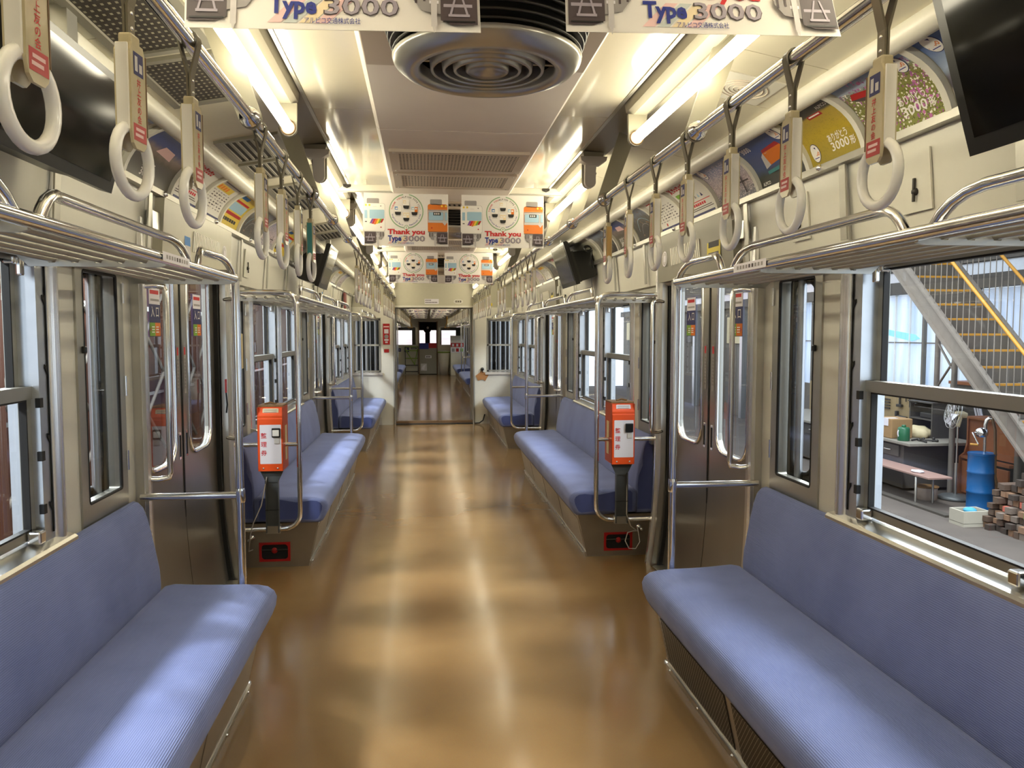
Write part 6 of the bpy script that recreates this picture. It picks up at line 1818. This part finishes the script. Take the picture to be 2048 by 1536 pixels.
mb = MB(); mb.bbox(7.33, 7.70, 11.60, 12.02, -0.2, 0.12, 0.015); build('carton', mb, cardboard, bx)
mb = MB(); mb.extr([(7.327, 11.68, 0.121), (7.50, 11.68, 0.121), (7.50, 11.80, 0.121), (7.327, 11.80, 0.121)], (0, 0, 0.002)); mb.box(7.322, 7.328, 11.68, 11.80, 0.0, 0.123); build('paper', mb, label_w, bx)
mb = MB(); mb.lathe([(0.0, -0.07), (0.03, -0.07), (0.03, -0.02), (0.05, 0.0)], (7.33, 11.92, -0.12), 10, axis='x'); mb.tube([(7.28, 11.92, -0.12), (7.28, 11.92, -0.19)], 0.014, 6); build('tap', mb, label_w, bx)
cn = thing('green_canister', 'dark green canister standing beside the cardboard box', 'canister', (7.40, 11.38, -0.2))
mb = MB(); mb.lathe([(0.0, 0.0), (0.085, 0.0), (0.09, 0.01), (0.09, 0.19), (0.075, 0.215), (0.03, 0.22), (0.0, 0.22)], (7.40, 11.38, -0.2), 20); bd = build('body', mb, green_can, cn)
mb = MB(); mb.lathe([(0.028, 0.215), (0.032, 0.22), (0.032, 0.25), (0.0, 0.255)], (7.40, 11.38, -0.2), 12); build('cap', mb, green_can, cn)
mb = MB()
mb.tube([(7.312, 11.38, -0.13), (7.302, 11.38, -0.10), (7.302, 11.38, -0.06), (7.312, 11.38, -0.03)], 0.01, 6); build('handle', mb, label_w, bd)
bg = thing('crumpled_bag', 'crumpled pale bag lying behind the green canister', 'bag', (7.95, 11.85, -0.2))
bm = bmesh.new(); bmesh.ops.create_icosphere(bm, subdivisions=3, radius=1)
for v in bm.verts:
    v.co *= 1 + 0.12 * math.sin(9 * v.co.x + 3) * math.cos(7 * v.co.y); v.co.z = max(v.co.z, -0.5)
mb = MB(); mb.bm(bm, 0, True, Matrix.Translation((7.95, 11.85, -0.14)) @ Matrix.Diagonal((0.22, 0.28, 0.12, 1))); build('bag', mb, label_cream, bg)
for k, (x, y, a) in enumerate(((7.62, 11.35, 0.3), (7.70, 11.22, -0.5), (7.85, 11.30, 0.9), (7.6, 11.2, 1.4))):
    q = Vector((math.cos(a), math.sin(a), 0)) * 0.13
    mb = MB(); mb.tube([(x - q.x, y - q.y, -0.185), (x, y, -0.175), (x + q.x, y + q.y, -0.185)], 0.014, 6); mb.ball((x + q.x, y + q.y, -0.18), 0.026, 0, 8)
    o = build('pliers', mb, tool_dark, None, (x, y, -0.2)); tag(o, '%s dark tool of the heap at the workbench end' % ORD[k], 'tool')
sh = thing('tool_cabinet', 'dark open tool cabinet standing at the end of the workbench', 'cabinet', (8.2, 11.75, -0.2))
for nm, b in (('back', (8.38, 8.4, 11.55, 12.15, -0.2, 0.36)), ('side', (8.0, 8.4, 11.55, 11.58, -0.2, 0.36)), ('side', (8.0, 8.4, 12.12, 12.15, -0.2, 0.36)), ('shelf', (8.0, 8.4, 11.58, 12.12, 0.08, 0.10)), ('top', (7.98, 8.4, 11.53, 12.17, 0.36, 0.38)), ('base', (8.0, 8.4, 11.58, 12.12, -0.2, -0.18))):
    mb = MB(); mb.box(*b); build(nm, mb, bench_dark, sh)
mb = MB(); mb.bbox(8.05, 8.3, 11.65, 11.95, 0.10, 0.2, 0.02); o = build('dark_case', mb, tool_dark, None, (8.15, 11.8, 0.1)); tag(o, 'dark case on the cabinet shelf', 'case')
cb = thing('wooden_desk', 'orange brown wooden desk with a sloping side and high back', 'desk', (8.3, 10.6, GZ))
mb = MB(); mb.extr([(8.08, 10.98, GZ), (8.08, 10.98, -0.40), (8.16, 10.98, -0.34), (8.20, 10.98, -0.2), (8.20, 10.98, 0.2), (8.5, 10.98, 0.2), (8.5, 10.98, GZ)], (0, 0.03, 0)); build('side_panel', mb, cab_orange, cb)
mb = MB(); mb.box(8.22, 8.26, 9.98, 10.98, -0.36, 0.2).box(8.09, 8.22, 9.98, 10.98, -0.42, -0.38).box(8.14, 8.5, 9.98, 10.98, 0.2, 0.23); build('back_panel', mb, cab_orange, cb)
for k in range(2):
    mb = MB(); mb.bbox(8.10, 8.13, 10.50 - 0.5 * k, 10.96 - 0.5 * k, -0.95, -0.46, 0.008); build('door', mb, cab_orange, cb)
bxx = thing('wooden_crate', 'dark brown crate with a reddish lid behind the stair', 'crate', (8.8, 11.6, 0.3))
mb = MB(); mb.box(8.62, 9.1, 11.3, 12.0, -0.9, 0.66); build('body', mb, bench_dark, bxx)
mb = MB(); mb.box(8.60, 9.12, 11.28, 12.02, 0.66, 0.71); build('lid', mb, cab_orange, bxx)

# low bench with bucket
lb = thing('low_bench', 'low bench with a worn reddish board on bent pipe legs', 'bench', (7.1, 11.2, GZ))
mb = MB(); mb.bbox(6.95, 7.32, 10.1, 13.2, -0.58, -0.55, 0.006); build('board', mb, pink_wood, lb)
for yy in (10.45, 12.3):
    mb = MB(); mb.tube([(7.0, yy, GZ), (7.0, yy, -0.60), (7.02, yy, -0.585), (7.25, yy, -0.585), (7.27, yy, -0.60), (7.27, yy, GZ)], 0.016, 6); build('leg', mb, steel, lb)
for k, (x, y) in enumerate(((7.08, 10.55), (7.12, 12.2))):
    bm = bmesh.new(); bmesh.ops.create_icosphere(bm, subdivisions=2, radius=1)
    for v in bm.verts:
        v.co *= 1 + 0.2 * math.sin(8 * v.co.x) * math.cos(5 * v.co.y)
    mb = MB(); mb.bm(bm, 0, True, Matrix.Translation((x, y, -0.535)) @ Matrix.Diagonal((0.08, 0.11, 0.02, 1)))
    o = build('white_rag', mb, label_w, None, (x, y, -0.55)); tag(o, 'white rag lying at the %s end of the low bench' % ('fan' if k == 0 else 'far'), 'rag')
bk = thing('paint_tin', 'round white and rust paint tin under the low bench', 'tin', (7.38, 10.75, GZ))
mb = MB(); mb.lathe([(0.0, 0.0), (0.15, 0.0), (0.15, 0.17), (0.155, 0.175), (0.15, 0.18)], (7.38, 10.75, GZ), 20); build('tin', mb, mat('tin_paint', '#cbb9ae', 0.5, noise=0.35, nscale=7), bk)
mb = MB(); mb.lathe([(0.0, 0.185), (0.17, 0.185), (0.17, 0.20), (0.0, 0.205)], (7.38, 10.75, GZ), 20); build('lid', mb, rust_top, bk)

# pedestal fan
fn = thing('pedestal_fan', 'grey pedestal fan with wire cage beside the low bench', 'fan', (7.80, 10.68, GZ))
mb = MB(); mb.lathe([(0.0, 0.0), (0.24, 0.0), (0.24, 0.03), (0.2, 0.06), (0.05, 0.08), (0.0, 0.085)], (7.80, 10.68, GZ), 24); build('base', mb, post_steel, fn)
mb = MB(); mb.tube([(7.80, 10.68, GZ + 0.05), (7.80, 10.68, -0.45)], 0.028, 8); mb.tube([(7.80, 10.68, -0.45), (7.80, 10.68, 0.12)], 0.012, 8); build('pole', mb, [steel], fn)
hc = Vector((7.80, 10.74, 0.30)); ax = Vector((-0.93, 0.30, 0.2)).normalized(); u_ = ax.cross(Vector((0, 0, 1))).normalized(); w_ = u_.cross(ax)
mb = MB(); mb.tube([(hc - ax * 0.16)[:], (hc - ax * 0.1)[:], (hc + ax * 0.0)[:]], [0.04, 0.055, 0.03], 10); mb.tube([(7.80, 10.68, 0.1), (hc - ax * 0.08 - Vector((0, 0, 0.02)))[:]], 0.03, 8); build('motor', mb, label_cream, fn)
for k in range(4):
    a0 = PI / 2 * k + 0.3; vs = []
    for j in range(6):
        r = 0.05 + 0.15 * j / 5; wd = 0.05 + 0.25 * (j / 5) ** 0.6
        for sg in (-1, 1):
            a = a0 + sg * wd; vs.append((hc + ax * (0.05 + sg * 0.03) + u_ * (r * math.cos(a)) + w_ * (r * math.sin(a)))[:])
    mb = MB(); mb.add(vs, [(2 * j, 2 * j + 1, 2 * j + 3, 2 * j + 2) for j in range(5)], 0, True); build('blade', mb, label_w, fn)
for off, r in ((0.10, 0.10), (0.09, 0.17), (0.05, 0.235), (0.0, 0.235), (-0.03, 0.15)):
    mb = MB(); mb.tube([(hc + ax * off + u_ * (r * math.cos(2 * PI * k / 28)) + w_ * (r * math.sin(2 * PI * k / 28)))[:] for k in range(28)], 0.004, 5, closed=True); build('cage_ring', mb, steel, fn)
for k in range(16):
    a = 2 * PI * k / 16; e1 = u_ * math.cos(a) + w_ * math.sin(a)
    mb = MB(); mb.tube([(hc + ax * 0.11)[:], (hc + ax * 0.10 + e1 * 0.12)[:], (hc + ax * 0.05 + e1 * 0.235)[:], (hc + e1 * 0.235)[:], (hc - ax * 0.04 + e1 * 0.1)[:]], 0.0022, 4); build('cage_wire', mb, steel, fn)

# drum with hand pump
dm = thing('blue_drum', 'bright blue oil drum beside the stair', 'drum', (7.68, 10.0, GZ))
prof = [(0.0, 0.0), (0.17, 0.0)]
for z in (0.02, 0.26, 0.54, 0.80):
    prof += [(0.175, z - 0.015), (0.185, z), (0.175, z + 0.015)]
prof += [(0.178, 0.815), (0.165, 0.805), (0.0, 0.80)]
mb = MB(); mb.lathe(prof, (7.68, 10.0, GZ), 28); build('shell', mb, drum_blue, dm)
pm = thing('hand_pump', 'chrome hand crank pump with a yellow grip on the blue drum', 'pump', (7.70, 9.98, -0.2))
mb = MB(); mb.tube([(7.70, 9.98, -0.2), (7.70, 9.98, 0.05)], 0.02, 8); mb.tube([(7.70, 9.98, 0.05), (7.70, 9.98, 0.22), (7.71, 9.97, 0.28), (7.73, 9.95, 0.31), (7.76, 9.93, 0.31)], 0.026, 8); build('pipe', mb, chrome, pm)
mb = MB(); mb.lathe([(0.0, -0.06), (0.06, -0.06), (0.075, 0.0), (0.06, 0.05), (0.0, 0.05)], (7.67, 10.0, 0.10), 14, axis='x'); build('pump_body', mb, chrome, pm)
mb = MB(); mb.tube([(7.60, 10.02, 0.10), (7.57, 10.06, 0.10), (7.60, 9.98, -0.06)], 0.012, 6); build('crank', mb, chrome, pm)
mb = MB(); mb.tube([(7.60, 9.98, -0.07), (7.54, 10.06, -0.07)], 0.018, 6); build('grip', mb, yel_rail, pm)
mb = MB(); mb.tube([(7.76, 9.93, 0.31), (7.77, 9.88, 0.15), (7.76, 9.85, -0.15), (7.77, 9.85, -0.5), (7.85, 9.8, -0.9), (8.0, 9.75, -0.97)], 0.02, 8)
o = build('hose', mb, brown_edge, None, (7.77, 9.87, GZ)); tag(o, 'brown hose hanging from the hand pump beside the drum', 'hose')
# white coils behind the stair
for k, r in enumerate((0.55, 0.60, 0.66)):
    mb = MB(); mb.tube([(8.62, 10.75 + r * math.cos(math.radians(a)), 0.45 + r * math.sin(math.radians(a))) for a in range(0, 360, 12)], 0.018, 6, closed=True)
    o = build('hose_coil', mb, label_w, None, (8.62, 10.75, 0.45)); tag(o, '%s white hose loop hung behind the stair, counted from the inside' % ORD[k], 'hose')
# foam box
fb = thing('foam_box', 'white foam box with a blue cloth on the shed floor', 'box', (6.93, 9.2, GZ))
f = lambda a, b, d: (a, b, GZ + 0.20 - d)
mb = MB(); plate_hole(mb, (6.74, 7.12, 9.08, 9.36), (6.765, 7.095, 9.105, 9.335), 0.01, f, 0.16); mb.box(6.74, 7.12, 9.08, 9.36, GZ, GZ + 0.045); build('tub', mb, foam, fb)
bm = bmesh.new(); bmesh.ops.create_icosphere(bm, subdivisions=2, radius=1)
mb = MB(); mb.bm(bm, 0, True, Matrix.Translation((6.93, 9.22, GZ + 0.185)) @ Matrix.Diagonal((0.08, 0.09, 0.045, 1))); o = build('blue_cloth', mb, cloth_blue, None, (6.93, 9.22, GZ + 0.2)); tag(o, 'blue cloth stuffed in the white foam box', 'cloth')
mb = MB(); mb.box(6.86, 6.98, 9.6, 13.2, GZ, GZ + 0.03); o = build('floor_rail', mb, bench_dark, None, (6.9, 11.5, GZ)); tag(o, 'flat dark strip along the shed floor before the low bench', 'strip')

# timber stack, ends facing the train
rr = random.Random(3); cnt_t = 0
first_t = {}
for row in range(11):
    z = GZ + 0.085 * row
    n = 9 if row < 7 else 6
    for c in range(n):
        yy = 8.15 + 0.105 * c + rr.uniform(-0.01, 0.01) + (0.0 if row < 7 else 0.0)
        if row > 8 and c > 4:
            continue
        w, h = rr.uniform(0.07, 0.098), rr.uniform(0.06, 0.083)
        x0 = 7.0 + rr.uniform(-0.06, 0.06) + 0.03 * row
        g = (row, c) in ((9, 0), (9, 1), (9, 2), (3, 2), (1, 0), (4, 0)); rd = (row, c) in ((4, 4), (3, 6))
        m = timber_g if g else timber_r if rd else rr.choice(timber_m)
        mb = MB(); mb.box(x0, x0 + 0.45, yy, yy + w, z, z + h)
        o = build('timber_block', mb, m, None, (x0 + 0.2, yy + w / 2, z))
        tone = {'timber_umber': 'umber', 'timber_grey': 'grey-brown', 'timber_tan': 'tan', 'timber_dark': 'dark'}.get(m.name, 'green-ended' if g else 'red-ended')
        tag(o, '%s timber block, %s layer from the floor, %s from the near end of the stack' % (tone, ORD[row], ORD[c]), 'wood block', 'timber blocks stacked by the foam box')
